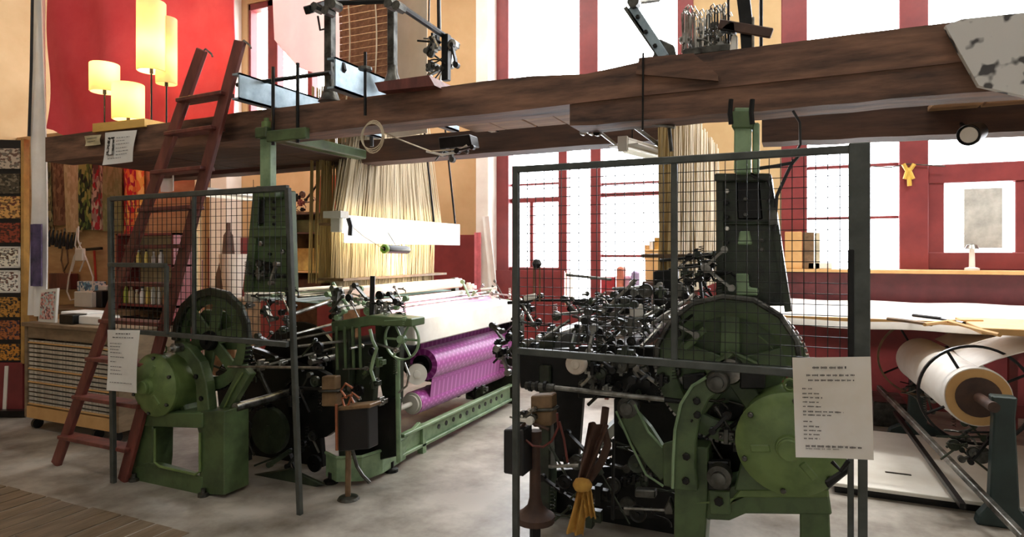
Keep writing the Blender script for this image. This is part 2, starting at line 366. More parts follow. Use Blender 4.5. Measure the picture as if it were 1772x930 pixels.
paper_lamp(222, 146, 208, 25, 3.15, 'low paper lamp with a lit shade sitting close to the beam')

# ================================================================== LADDER
L = thing('wooden_ladder', P(150, 820, Y=2.86), 'red-brown tapered wooden ladder leaning on the front beam at left', 'ladder')
L0 = P(97, 805, Z=0); R0 = P(213, 833, Z=0); L1 = P(350, 86, Y=3.0); R1 = P(416, 73, Y=3.0); R1.z = L1.z+.01
for p, q in ((L0, L1), (R0, R1)):
    build(MB().bar(p, q, .034, .088, (1, 0, .3)), 'rail', LADM, L, bevel=.006)
def lerp(a, b, t): return a+(b-a)*t
ts = [P(0, y, Y=2.95) for y in ()]
for t in (.077,.18,.276,.37,.46,.548,.635,.722,.81,.885):
    p = lerp(L0, L1, t); q = lerp(R0, R1, t); e = (q-p).normalized()*.012
    build(MB().bar(p-e, q+e, .115, .026), 'step', LADM, L, bevel=.004)
for p in (L1, R1):
    build(MB().path([p+Vector((-.01,0,-.02)), p+Vector((.03,.0,-.0)), p+Vector((.06,.02,-.03)), p+Vector((.07,.02,-.05))], .007), 'hook', STEEL, L)

# ================================================================== NOTICES
def notice(name, quad, Y, t, label, lines, photo=None, head=True, m=PAPER):
    q = [P(x_, y_, Y=Y) for x_, y_ in quad]       # tl, tr, br, bl
    def at(u, v): return lerp(lerp(q[0], q[1], u), lerp(q[3], q[2], u), v)
    def fn(u, v):
        p = at(u, 1-v); p.y += .006*math.sin(v*4+u*3); return p
    T = thing(name, at(.5, 1), label, 'notice')
    build(MB().sheet(fn, 8, 10, .0015), 'sheet', m, T, smooth=True)
    r = random.Random(hash(len(lines))+5); mb = MB()
    for v, u0, u1, h in lines:
        u_ = u0
        while u_ < u1:
            wl = min(r.uniform(.035, .09), u1-u_)
            vv = v+r.uniform(-.001, .001)
            nl = max(1, int(wl/.014))
            for c in range(nl):      # little strokes read as printed letters at this size
                ua = u_+wl*c/nl; ub = ua+wl/nl*.62; hh = h*r.uniform(.6, 1)
                pts = [at(ua, vv+hh/2), at(ub, vv+hh/2), at(ub, vv-hh/2), at(ua, vv-hh/2)]
                for p in pts: p.y += -.004+.006*math.sin((1-vv)*4+u_*3)
                mb.prism(pts, (0, .001, 0))
            u_ += wl+.022
    tag(build(mb, 'printed_text', INK, T), kind='stuff')
    if photo:
        (u0, v0, u1, v1) = photo
        pts = [at(u0, v1), at(u1, v1), at(u1, v0), at(u0, v0)]
        for p in pts: p.y -= .006
        build(MB().prism(pts, (0, .001, 0)), 'photograph', patternmat('dark_photo', (30,30,30), [(50,48,46),(200,196,190),(90,86,80)], 90), T)
        pts = [at(u0+.09, v1-.02), at(u1-.03, v1-.02), at(u1-.05, v0+.06), at(u0+.1, v0+.06)]
        for p in pts: p.y -= .008
        build(MB().prism(pts, (0, .001, 0)), 'pale_figure', PAPER, T)
    return T
notice('paper_notice', [(1371,619), (1507,618), (1512,797), (1377,792)], 2.52, .001, 'white typed sheet with a bold heading tied to the right fence',
    [(.10,.26,.70,.024), (.175,.18,.80,.020), (.225,.2,.79,.018), (.31,.12,.25,.014), (.36,.12,.34,.014), (.40,.12,.38,.013), (.445,.12,.33,.013), (.49,.12,.36,.013),
     (.54,.12,.64,.016), (.575,.12,.5,.014), (.64,.12,.24,.014), (.69,.12,.35,.015), (.73,.12,.37,.014), (.77,.12,.33,.014), (.81,.12,.33,.014), (.885,.14,.86,.022), (.91,.14,.6,.008)], m=mat('old_white_paper', (232,230,228), .7, 0, (216,206,190), 2, bump=.02))
notice('paper_notice', [(187,571), (241,572), (236,681), (184,676)], 2.74, .001, 'white typed sheet tied to the left fence in front of the ladder',
    [(.06,.3,.75,.02), (.12,.2,.85,.016), (.22,.1,.5,.012), (.27,.1,.45,.012), (.32,.1,.4,.012), (.37,.1,.5,.012), (.44,.1,.6,.012), (.52,.1,.3,.012), (.6,.1,.5,.012), (.66,.1,.45,.012), (.72,.1,.5,.012), (.86,.1,.85,.012)])
notice('beam_notice', [(183,230), (236,225), (229,280), (177,286)], 3.055, .001, 'tilted white sheet with a dark photograph pinned under the paper lamps',
    [(.2,.42,.85,.02), (.3,.42,.7,.02), (.4,.42,.85,.02), (.52,.42,.8,.02), (.62,.42,.85,.02), (.72,.42,.8,.02), (.82,.15,.6,.02)], photo=(.12, .16, .34, .72))
notice('small_card', [(147,236), (174,233), (174,250), (147,253)], 3.055, .001, 'small cream card pinned left of the tilted sheet', [(.3,.15,.85,.08), (.6,.15,.7,.08)], m=mat('cream_card', (226,212,170), .7))

# ================================================================== SAFETY FENCES
def gbar(T, name, p, q, w_=.025, h_=.025, m=None, **k): return build(MB().bar(p, q, w_, h_), name, m or FENCE, T, bevel=.003, **k)
def wires(x0, x1, z0, z1, Y, pitch, slope=0):
    mb = MB(); n = round((x1-x0)/pitch)
    r = .0021
    for i in range(n+1):
        xx = x0+(x1-x0)*i/n; mb.tube((xx, Y, z0), (xx, Y, z1), r, 4)
    n = round((z1-z0)/pitch)
    for i in range(n+1):
        z = z0+(z1-z0)*i/n; mb.tube((x0, Y+.004, z), (x1, Y+.004, z), r, 4)
    return mb
YR = 2.6
xl = P(893, 400, Y=YR).x; xm = P(1167, 400, Y=YR).x; xr = P(1487, 400, Y=2.57).x
zt = 1.92; zb = 1.11
F = thing('mesh_fence', (xl, YR, 0), 'dark steel wire mesh safety fence in front of the right loom', 'fence', None)
gbar(F, 'post', (xl, YR, 0), (xl, YR, zt+.015), .028, .028); gbar(F, 'post', (xm, YR, zb), (xm, YR, zt), .025, .025)
gbar(F, 'rail', (xl, YR, zt), (xr, YR-.02, zt), .028, .028); gbar(F, 'rail', (xl, YR, zb), (xr-.05, YR-.01, zb-.01), .028, .03)
gbar(F, 'wide_post', (xr, YR-.03, 1.0), (xr, YR-.03, zt+.02), .068, .02)
gbar(F, 'leg', (P(1472,700,Y=YR).x, YR, 0), (P(1472,700,Y=YR).x, YR, zb), .02, .02); gbar(F, 'leg', (P(1492,700,Y=YR).x, YR-.02, 0), (P(1492,700,Y=YR).x, YR-.02, zb), .03, .02)
gbar(F, 'latch_bar', (P(1471,500,Y=YR).x, YR-.04, 1.17), (P(1471,500,Y=YR).x, YR-.04, 1.56), .02, .015, IRON)
tag(build(wires(xl+.015, xr-.02, zb+.01, zt-.01, YR, .0395), 'wire_mesh', WIRE, F), kind='stuff')
build(MB().path([P(1440,800,Y=YR), P(1455,815,Y=YR-.02), P(1468,798,Y=YR-.02)], .008), 'clamp', IRON, F)
YL = 2.80
xl = P(193, 400, Y=YL).x; xm = P(336, 400, Y=YL).x; xr = P(498, 400, Y=YL).x; xq = P(293, 500, Y=YL).x
F = thing('mesh_fence', (xl, YL, 0), 'dark steel wire mesh safety fence in front of the left loom and ladder', 'fence', None)
zt = 1.92; zb = 1.03; zh = P(240, 459, Y=YL).z
gbar(F, 'post', (xl+.02, YL, 0), (xl-.01, YL, zt), .034, .03)
gbar(F, 'post', (xm, YL, zb), (xm, YL, zt), .024, .02)
gbar(F, 'post', P(519, 891, Z=0), (xr, YL, zt), .03, .03)
gbar(F, 'rail', (xl, YL, zt-.01), (xr, YL, zt), .03, .032); gbar(F, 'rail', (xl+.1, YL, zb), (xr, YL, zb-.01), .028, .03)
gbar(F, 'hatch_rail', (xl, YL-.02, zh), (xq, YL-.02, zh), .02, .03); gbar(F, 'hatch_post', (xq, YL-.02, zb), (xq, YL-.02, zh), .028, .02)
tag(build(wires(xl+.015, xr-.01, zb+.01, zt-.02, YL+.002, .0435), 'wire_mesh', WIRE, F), kind='stuff')
# ================================================================== LOOM PARTS
def bolt(mb, p, r=.014, h=.012): mb.lathe(p, (0,-1,0), [(r, -.004), (r, h), (r*.7, h+.003)], 6)
def gear(T, c, r, Y, t, m, m2, spokes=6, teeth=64):
    """spoked gear wheel, axis along Y"""
    c = Vector((c[0], Y, c[1]))
    GR = build(MB().lathe(c, (0,1,0), [(r*.86, 0), (r, 0), (r, t), (r*.86, t)], 48, True).lathe(c+Vector((0,t*.4,0)), (0,1,0), [(r*.1, 0), (r*.86, 0), (r*.86, t*.2), (r*.1, t*.2)], 48, True) if spokes == 0 else
          MB().lathe(c, (0,1,0), [(r*.74, .012), (r*.82, .002), (r*.88, 0), (r, 0), (r, t), (r*.74, t)], 48, True), 'gear_rim', m, T, smooth=True)
    mb = MB()
    for i in range(teeth):
        a = 2*math.pi*i/teeth; d = Vector((math.cos(a), 0, math.sin(a)))
        mb.bar(c+d*r*.995+Vector((0,t*.5,0)), c+d*r*1.03+Vector((0,t*.5,0)), r*.05, t*.9, (0,1,0))
    build(mb, 'gear_teeth', m2, GR)
    for i in range(spokes):
        a = 2*math.pi*i/spokes+.3; d = Vector((math.cos(a), 0, math.sin(a)))
        build(MB().bar(c+d*r*.12+Vector((0,t*.5,0)), c+d*r*.9+Vector((0,t*.5,0)), r*.26, t*.4, (0,1,0)), 'spoke', m, GR, bevel=.004)
    build(MB().lathe(c-Vector((0,.03,0)), (0,1,0), [(r*.07,-.02),(r*.07,0),(r*.17, 0), (r*.2, .02), (r*.2, t+.04)], 20), 'hub', m2, GR, smooth=True)
def motor(T, px, py, r, Y, ln, m):
    c = P(px, py, Y=Y); ax = (0,1,0)
    M_ = build(MB().lathe(c, ax, [(r*.99, .03), (r, .05), (r*.97, .055), (r*.97, ln-.03), (r, ln-.025), (r*.96, ln)], 40), 'motor_drum', m, T, smooth=True)
    EC = build(MB().lathe(c, ax, [(r*.18, -.055), (r*.24,-.05), (r*.26, -.03), (r*.7, -.02), (r*.93, .0), (r*1.02, .015), (r*1.02, .034), (r*.9, .034)], 40), 'end_cap', m, T, smooth=True)
    build(MB().lathe(c, ax, [(r*.19,-.075),(r*.22,-.07),(r*.22,-.05)], 20), 'bearing_cap', m, EC, smooth=True)
    for i in range(6):
        a = i*math.pi/3+.4; d = Vector((math.cos(a), 0, math.sin(a)))
        b = MB(); bolt(b, c+d*r*.9+Vector((0,-.002,0)), .012); build(b, 'cap_bolt', DSTEEL, EC)
    for i in range(3):
        a = 1.2+i*2.1; d = Vector((math.cos(a), 0, math.sin(a)))
        build(MB().bar(c+d*r*.35-Vector((0,.028,0)), c+d*r*.72-Vector((0,.018,0)), .03, .012, (0,1,0)), 'cap_rib', m, EC, bevel=.004)
    for dy in (.09, ln-.06):
        q = c+Vector((0, dy, r)); pts = [q+Vector((.022*math.cos(a), 0, .024+.024*math.sin(a))) for a in [i*math.pi/6 for i in range(13)]]
        build(MB().path(pts, .006), 'lifting_eye', m, M_)
def pulleymb(c, r, t, ax=(0,1,0)): return MB().lathe(c, ax, [(r*.25,-.01),(r*.25,.0),(r*.8,.004),(r,0),(r,t),(r*.8,t-.004),(r*.25,t)], 20)
def casting(T, pts, Y, t, m, name='casting', bevel=.006): return build(ppr(MB(), pts, Y, t), name, m, T, bevel=bevel)
def arm(T, pts, wd, Y, t, m, name='curved_arm', holes=()):
    o = build(MB().strip(pp(pts, Y), wd, (0, t, 0)), name, m, T, bevel=.006)
    for h in holes:
        c = P(*h, Y=Y); b = MB(); bolt(b, c, .017); build(b, 'bolt', IRON, o)
    return o
def rod(T, a, b, Ya, Yb=None, r=.008, m=None, name='rod'):
    return build(MB().tube(P(*a, Y=Ya), P(*b, Y=Ya if Yb is None else Yb), r), name, m or STEEL, T, smooth=True)
def clutter(T, x0, y0, x1, y1, Ya, Yb, n, seed, sc=1, mats=None):
    r = random.Random(seed); mats = mats or [STEEL, DSTEEL, IRON, IRON, GREEND, DSTEEL]
    for i in range(n):
        px = r.uniform(x0, x1); py = r.uniform(y0, y1); Y = r.uniform(Ya, Yb); p = P(px, py, Y=Y); m = r.choice(mats); k = r.random()
        if k < .28:
            d = r.choice([(1,0,.1), (1,0,-.2), (0,1,0), (.7,0,.7), (-.5,0,.8)]); v = Vector(d).normalized()*r.uniform(.05, .16)*sc
            build(MB().tube(p-v, p+v, r.uniform(.004,.009), 8).tube(p+v*.7, p+v*.9, .014, 8), 'rod', m, T, smooth=True)
        elif k < .5:
            v = Vector((r.uniform(-1,1), r.uniform(-.2,.2), r.uniform(-1,1))).normalized()*r.uniform(.04,.1)*sc
            b = MB().bar(p-v, p+v, .012, .03, (0,1,0)); b.tube(p-v+Vector((0,-.015,0)), p-v+Vector((0,.015,0)), .02, 10); b.tube(p+v+Vector((0,-.015,0)), p+v+Vector((0,.015,0)), .016, 10)
            build(b, 'lever', m, T)
        elif k < .66:
            build(pulleymb(p, r.uniform(.02,.045)*sc, .02), 'pulley', m, T, smooth=True)
        elif k < .82:
            s_ = r.uniform(.02,.05)*sc; b = MB().box(p-Vector((s_, .015, s_*.5)), p+Vector((s_, .03, s_*.5))); b.box(p-Vector((s_*.3,.03,s_)), p+Vector((s_*.3,.02,s_))); bolt(b, p+Vector((s_*.7,-.015,0)), .008, .01); bolt(b, p-Vector((s_*.7,.015,0)), .008, .01)
            build(b, 'bracket', m, T, bevel=.003)
        elif k < .92:
            a = r.uniform(.03,.07)*sc; h = r.uniform(.06,.12)*sc
            pts = [p+Vector((a*math.cos(t*.5), .01*math.sin(t), h*(t/12-.5)+a*.4*math.sin(t*.5))) for t in range(12)]
            build(MB().path(pts, .005), 'bent_wire', m, T, smooth=True)
        else:
            pts = []; turns = 7
            for j in range(turns*8+1):
                q = j/8*2*math.pi; pts.append(p+Vector((.012*math.cos(q), .012*math.sin(q), (j/(turns*8)-.5)*.11*sc)))
            build(MB().path(pts, .0022, 4), 'spring', m, T, smooth=True)
def yrun(T, name, x, z, y0, y1, r, m, n=12): return build(MB().tube((x, y0, z), (x, y1, z), r, n), name, m, T, smooth=True)

# ------------------------------------------------------------------ LEFT LOOM
LL = thing('power_loom', (-3.3, 3.1, 0), 'green power loom at left weaving purple patterned cloth', 'loom')
T = LL
# motor base (portal frame with opening)
YG = 2.90
casting(T, [(219,842),(236,736),(240,712),(262,712),(264,742),(263,800),(258,846)], YG, .16, GREEN, 'base_leg')
casting(T, [(344,856),(346,712),(388,712),(388,858)], YG+.0, .2, GREEN, 'base_leg')
casting(T, [(236,738),(238,714),(350,716),(350,742)], YG-.012, .2, GREEN, 'base_rail')
casting(T, [(219,842),(222,812),(256,800),(350,826),(350,858)], YG-.005, .05, GREEN, 'base_rail')
build(MB().path(pp([(268,742),(268,800),(276,808),(338,822),(346,816),(346,750)], YG-.01), .009), 'base_edge_bead', GREENB, T, smooth=True)
for px, py in ((232,845),(352,858)):
    c = P(px, py, Y=YG-.02); c.z = 0
    build(MB().lathe(c, (0,0,1), [(.035,0),(.035,.02),(.015,.022),(.015,.05)], 12), 'foot_bolt', DSTEEL, T)
motor(T, 263, 668, .205, 2.85, .30, GREENB)
casting(T, [(262,722),(268,700),(318,700),(326,724)], 2.98, .14, GREEN, 'motor_cradle')
# curved front arm + V brace
arm(T, [(303,602),(322,612),(338,634),(347,664),(350,700),(352,740),(366,780),(368,800)], [.035,.045,.05,.05,.055,.06,.08,.08], 2.93, .07, GREEN, holes=[(340,652),(349,690),(351,724),(350,760)])
arm(T, [(362,790),(376,760),(380,720),(404,676),(424,640)], [.05,.05,.04,.045,.05], 3.0, .06, GREEN, 'brace')
build(MB().path(pp([(380,740),(388,706),(404,672),(420,646)], 2.99), .006), 'brace_edge_bead', GREENB, T)
c = P(309, 602, Y=2.9); build(MB().lathe(c, (0,-1,0), [(.03,-.02),(.03,.04),(.018,.045),(.018,.07)], 14), 'arm_pin', STEEL, T, smooth=True)
# gear wheel with guard
gc = P(362, 590, Y=3.02)
gear(T, (gc.x, gc.z), .325, 3.02, .05, GREEN, IRON, 6, 70)
arm(T, [P_ for P_ in [(300,590),(303,560),(315,532),(336,512),(362,505),(390,512),(412,534),(422,560),(425,590)]], .028, 2.985, .035, GREEND, 'gear_guard')
casting(T, [(330,560),(352,536),(392,540),(414,572),(410,606),(330,606)], 3.09, .03, GREEN, 'gear_backplate')
# tower, column and bracket arm
casting(T, [(420,506),(437,330),(500,330),(506,506)], 3.12, .03, GREEN, 'tower_plate')
casting(T, [(420,506),(437,330),(449,330),(434,506)], 3.09, .14, GREEN, 'tower_flange'); casting(T, [(494,330),(503,330),(508,506),(496,506)], 3.09, .05, GREEN, 'tower_flange')
casting(T, [(436,392),(497,392),(498,412),(435,412)], 3.085, .04, GREEN, 'tower_web')
casting(T, [(447,345),(456,345),(454,388),(444,388)], 3.105, .02, IRON, 'slot')
for px, py in [(475,350),(475,362),(475,376),(475,388),(468,440),(490,434),(447,452),(450,470)]:
    b = MB(); bolt(b, P(px, py, Y=3.085), .011); build(b, 'bolt', IRON, T)
for px, py in [(453,422),(490,436)]: b = MB(); bolt(b, P(px, py, Y=3.085), .018); build(b, 'bright_boss', STEEL, T)
casting(T, [(449,330),(449,236),(467,236),(467,330)], 3.06, .06, GREENL, 'column')
casting(T, [(442,342),(442,322),(474,322),(476,342)], 3.04, .09, GREEN, 'collar')
a = P(446, 222, Y=3.05)
build(MB().box((a.x, 3.02, a.z-.07), (a.x+.10, 4.05, a.z)), 'bracket_arm', GREEN, T, bevel=.008)
build(MB().lathe(a+Vector((.05,.03,-.02)), (0,0,1), [(.035,0),(.035,.06),(.02,.065),(.02,.085)], 14), 'cap', GREENB, T, smooth=True)
build(MB().box((a.x+.10, 3.02, a.z-.10), (a.x+.42, 3.06, a.z-.03)), 'bracket_plate', GREEN, T, bevel=.005)
for dx in (.14, .34): build(MB().tube((a.x+dx, 3.04, a.z-.12), (a.x+dx, 3.04, 2.72), .011), 'hanger_bolt', IRON, T)
# clutter around tower foot
clutter(T, 426, 455, 508, 590, 3.0, 3.2, 34, 11, .8)
clutter(T, 380, 590, 560, 640, 3.1, 3.5, 22, 12, .9)
for i, (a_, b_, Ya, Yb) in enumerate([((505,545),(575,520),3.2,3.6), ((440,600),(590,572),3.15,3.6), ((430,640),(590,600),3.1,3.6), ((505,580),(580,560),3.1,3.5), ((395,635),(560,637),3.0,3.0), ((515,600),(600,590),3.1,3.4)]):
    rod(T, a_, b_, Ya, Yb, .009 if i else .013, STEEL)
# body of the loom: side frames, dark plates added to blacken the interior, rollers
casting(T, [(372,645),(430,600),(545,640),(560,830),(470,822),(430,790),(388,815)], 3.62, .05, IRON, 'shade_plate')
casting(T, [(360,835),(500,812),(560,840),(470,862)], 3.3, .03, GREEND, 'floor_stretcher')
yrun(T, 'drive_shaft', -3.3, .55, 3.0, 5.85, .03, STEEL); yrun(T, 'drive_shaft', -2.95, .82, 3.3, 5.85, .022, DSTEEL)
build(MB().lathe((-3.45, 3.75, .62), (0,1,0), [(.40,0),(.40,.03),(.2,.03),(.2,1.85),(.4,1.85),(.4,1.88)], 36), 'warp_beam', IRON, T, smooth=True)
build(pulleymb(Vector((-3.05,3.45,.5)), .24, .05), 'flywheel', IRON, T, smooth=True)
build(pulleymb(Vector((-3.32,3.3,.32)), .16, .04), 'pulley', GREEND, T, smooth=True)
clutter(T, 400, 640, 560, 820, 3.2, 3.55, 40, 13, 1.3, [IRON, IRON, GREEND, DSTEEL])
# end frame at the cloth side
YE = 3.40
GX = [(574,560),(612,552),(650,552),(690,556),(694,600),(688,640),(690,700),(690,785),(676,812),(640,838),(604,838),(590,800),(586,700),(578,640)]
casting(T, [(578,568),(604,562),(604,690),(596,800),(586,800),(580,690)], YE, .07, GREEND, 'frame_leg')
casting(T, [(648,556),(690,556),(692,580),(690,700),(664,700),(652,640)], YE+.25, .06, GREEND, 'frame_leg')
casting(T, [(572,558),(640,546),(712,552),(712,566),(640,564),(574,576)], YE-.03, .16, GREEN, 'frame_top')
casting(T, [(604,600),(646,596),(650,640),(646,700),(604,700)], YE+.08, .05, GREEND, 'frame_web')
casting(T, [(590,690),(690,690),(688,790),(600,810)], YE+.2, .04, IRON, 'shade_panel')  # dark panel added for the shade inside the loom
for dx in (0, 14, 28, 40): rod(T, (582+dx, 566), (584+dx, 640), YE-.05, r=.010, m=GREEN, name='guide_bar')
build(MB().path(pp([(640,570),(645,590),(652,604),(646,622),(642,642),(648,660)], YE-.08), .011), 'shift_lever', GREENL, T, smooth=True)
rod(T, (688,620), (690,800), YE+.05, r=.016, m=GREENL, name='upright_pipe')
# foot with curved apron
pts = []
fo = [P(628,838,Z=0), P(648,842,Z=0), P(672,830,Z=0), P(688,806,Z=0), P(694,796,Z=0)]
mb = MB()
fo2 = [Vector((-2.92,3.42,0)), Vector((-2.78,3.36,0)), Vector((-2.64,3.44,0)), Vector((-2.60,3.62,0)), Vector((-2.63,3.95,0))]
A = fo2; vs = []
for p in A: vs += [p+Vector((0,0,.03)), p+Vector((0,0,.19)), p+Vector((-.02,.03,.19)), p+Vector((-.02,.03,.03))]
fs = []
for i in range(len(A)-1):
    for e in range(4): fs.append((i*4+e, i*4+(e+1) % 4, i*4+4+(e+1) % 4, i*4+4+e))
fs += [(3,2,1,0), tuple(len(A)*4-4+i for i in range(4))]
build(mb.add(vs, fs), 'curved_foot', GREENL, T)
build(MB().path([p+Vector((0,0,.19)) for p in A], .012), 'foot_bead', GREENL, T, smooth=True)
for p in (Vector((-2.62,3.75,0)), Vector((-2.86,3.40,0))): build(MB().lathe(p, (0,0,1), [(.05,0),(.05,.02),(.02,.03),(.02,.07)], 12), 'foot_bolt', IRON, T)
# hand wheel, axis Y
c = P(694, 588, Y=YE+.02); R_ = .135
build(MB().lathe(c, (0,1,0), [(R_-.012, 0), (R_, .003), (R_, .015), (R_-.012, .018)], 32, True), 'handwheel_rim', GREENL, T, smooth=True)
for i in range(6):
    a = math.pi*i/3; d = Vector((math.cos(a), .06, math.sin(a))); build(MB().tube(c+Vector((0,.009,0)), c+d*(R_-.008)+Vector((0,.004,0)), .008, 6), 'handwheel_spoke', GREENL, T)
build(MB().lathe(c-Vector((0,.02,0)), (0,1,0), [(.02,0),(.028,.01),(.028,.05)], 14), 'handwheel_hub', GREENL, T, smooth=True)
build(MB().path(pp([(700,628),(708,650),(704,668),(690,680)], YE), .007), 'hooked_rod', STEEL, T)
# boxes and wiring
casting(T, [(556,652),(580,652),(580,676),(556,676)], 3.18, .06, BROWNB, 'terminal_block'); casting(T, [(556,680),(582,680),(582,704),(556,704)], 3.18, .06, BROWNB, 'terminal_block')
casting(T, [(550,676),(586,676),(586,680),(550,680)], 3.17, .07, DSTEEL, 'mounting_strip')
casting(T, [(585,708),(637,704),(638,778),(586,782)], 3.12, .10, BLACKP, 'switch_box'); casting(T, [(583,705),(640,700),(640,707),(583,712)], 3.11, .12, BROWNB, 'switch_box_lid')
rod(T, (582,700), (583,780), 3.1, r=.009, m=COPPER, name='conduit')
for q in ([(596,704),(592,690),(606,684),(612,698)], [(602,704),(610,680),(622,690)], [(600,690),(590,676),(598,664),(610,672)]): build(MB().path(pp(q, 3.13), .007), 'cable', COPPER, T, smooth=True)
rod(T, (603,780), (602,860), 3.22, r=.018, m=BROWNB, name='conduit'); build(MB().path(pp([(610,780),(618,808),(628,824),(640,836)], 3.22), .011), 'cable', DSTEEL, T, smooth=True)
build(MB().lathe(Vector((P(603,862,Y=3.22).x, 3.22, 0)), (0,0,1), [(.07,0),(.06,.015),(.02,.02)], 16), 'conduit_foot', DSTEEL, T)
clutter(T, 590, 600, 690, 700, 3.32, 3.5, 18, 14, .9, [GREEND, IRON, STEEL, GREEN])
clutter(T, 575, 500, 700, 556, 3.35, 3.9, 52, 15, .75, [STEEL, STEEL, DSTEEL, IRON, GREENL])
rod(T, (645,478), (643,560), 3.45, r=.017, m=IRON, name='brake_handle')
build(MB().path(pp([(576,490),(582,500),(586,516),(596,520),(604,536)], 3.6), .013), 'cranked_lever', GREENL, T, smooth=True)
# cloth-side members running away from the camera (+Y)
YA, YZ = 3.98, 5.86
bx = MB().prism([(-2.70, YA, 1.075), (-2.585, YA, 1.055), (-2.575, YA, .862), (-2.66, YA, .862)], (0, YZ-YA, 0))
build(bx, 'breast_cover', WCLOTH, T, bevel=.01)
PUR = bpy.data.materials.new('purple_woven_cloth')
def purple(m):
    m.use_nodes = True; nt = m.node_tree; n = nt.nodes; Lk = nt.links; b = n['Principled BSDF']; b.inputs['Roughness'].default_value = .42
    b.inputs['Sheen Weight'].default_value = .4
    tc = n.new('ShaderNodeTexCoord'); sx = n.new('ShaderNodeSeparateXYZ'); Lk.new(tc.outputs['Object'], sx.inputs[0])
    at = n.new('ShaderNodeMath'); at.operation = 'ARCTAN2'; Lk.new(sx.outputs[2], at.inputs[0]); Lk.new(sx.outputs[0], at.inputs[1])
    def mth(op, a, v):
        k = n.new('ShaderNodeMath'); k.operation = op; Lk.new(a, k.inputs[0])
        if isinstance(v, float): k.inputs[1].default_value = v
        elif v is not None: Lk.new(v, k.inputs[1])
        return k.outputs[0]
    s1 = mth('SINE', mth('MULTIPLY', sx.outputs[1], 88.0), None); s2 = mth('SINE', mth('MULTIPLY', at.outputs[0], 12.0), None)
    pr = mth('MULTIPLY', s1, s2); rp = n.new('ShaderNodeValToRGB'); e = rp.color_ramp.elements
    e[0].position = .2; e[0].color = rgb((166,46,152)); e[1].position = .6; e[1].color = rgb((200,98,190)); Lk.new(pr, rp.inputs[0]); Lk.new(rp.outputs[0], b.inputs['Base Color'])
purple(PUR)
build(MB().lathe((-2.76, 4.40, .64), (0,1,0), [(.128,0),(.128,1.46)], 40), 'cloth_roll', PUR, T, smooth=True)
build(MB().lathe((-2.76, 4.36, .64), (0,1,0), [(.03,-.2),(.03,-.0),(.08,0),(.08,1.6)], 24), 'roll_core', IRON, T, smooth=True)
build(MB().lathe((-2.80, 4.30, .345), (0,1,0), [(.092,0),(.092,1.60)], 40), 'cloth_roll', PUR, T, smooth=True)
build(MB().lathe((-2.80, 4.29, .345), (0,1,0), [(.02,-.2),(.02,-.02),(.07,-.02),(.07,0),(.088,0),(.088,1.62)], 24), 'roll_core', WHITEP, T, smooth=True)
build(MB().sheet(lambda u, v: (-2.715+.035*v, 4.42+1.44*u, .37+.28*v), 2, 2, .003, (1,0,0)), 'cloth_web', PUR, T)
build(MB().sheet(lambda u, v: (-2.80-.03*v, 4.45+1.4*u, .95-.25*v), 2, 4, .003, (1,0,0)), 'cloth_web', PUR, T)
c = P(721, 648, X=-2.66); ax = Vector((.75,-.65,.1))
build(MB().lathe(c, ax, [(.078,0),(.08,.004),(.08,.012),(.03,.013),(.03,.02),(.016,.022)], 28), 'white_disc', WHITEP, T, smooth=True)
build(MB().lathe(c-ax*.12, ax, [(.05,0),(.05,.12)], 16), 'disc_hub', IRON, T, smooth=True)
# bottom rail with holes
rx = -2.66
build(MB().box((rx, 3.9, .05), (rx+.035, 5.85, .075)).box((rx, 3.9, .075), (rx+.012, 5.85, .20)).box((rx, 3.9, .20), (rx+.05, 5.85, .222)), 'bottom_rail', GREENL, T, bevel=.004)
for i in range(11):
    yy = 4.45+i*.12; build(MB().lathe((rx+.012, yy, .14), (1,0,0), [(.02,0),(.02,.004)], 12), 'rail_hole', IRON, T)
build(MB().bar((rx+.02, 3.62, .05), (rx+.02, 4.15, .23), .03, .05), 'rail_gusset', GREENL, T, bevel=.004)
build(MB().bar((rx+.01, 4.2, .0), (rx+.01, 4.2, .22), .05, .05), 'rail_support', GREENL, T)
# woven cloth at top, reed cap, far end frame
PINK = mat('pink_woven_cloth', (240,196,226), .6, 0, (222,150,206), 5, (4,.6,1), .05)
build(MB().sheet(lambda u, v: (-3.02+.36*v, 4.0+1.85*u, 1.11-.045*v), 2, 2, .004, (0,0,1)), 'woven_cloth', PINK, T)
for xx, z in ((-2.95,1.135), (-2.80,1.125), (-3.05,1.15)): yrun(T, 'temple_bar', xx, z, 3.9, 5.9, .010, STEEL)
build(MB().box((-3.12, 3.72, 1.20), (-3.05, 5.6, 1.29)), 'reed_cap', mat('pale_pink_wood', (236,214,200), .5, 0, (214,186,168), 5, (3,.4,3)), T, bevel=.012)
build(MB().box((-3.08, 3.72, 1.12), (-3.02, 5.6, 1.17)), 'race_board', WHITEP, T, bevel=.006)
for yy in (3.74, 5.5): build(MB().bar((-3.07, yy, .4), (-3.09, yy, 1.3), .05, .08), 'slay_sword', DSTEEL, T, bevel=.006)
build(MB().box((-3.2, 5.92, .0), (-2.62, 6.0, 1.05)).box((-2.66,5.9,.3),(-2.56,6.02,.95)), 'end_frame', GREEND, T, bevel=.01)
clutter(T, 848, 560, 892, 640, 5.7, 5.9, 14, 17, 1.2, [IRON, DSTEEL, STEEL])
clutter(T, 780, 495, 885, 520, 5.3, 5.85, 22, 18, 1.0, [STEEL, GREENL, WHITEP, DSTEEL])
clutter(T, 740, 655, 860, 700, 5.2, 5.8, 12, 19, 1.2, [IRON, GREEND])
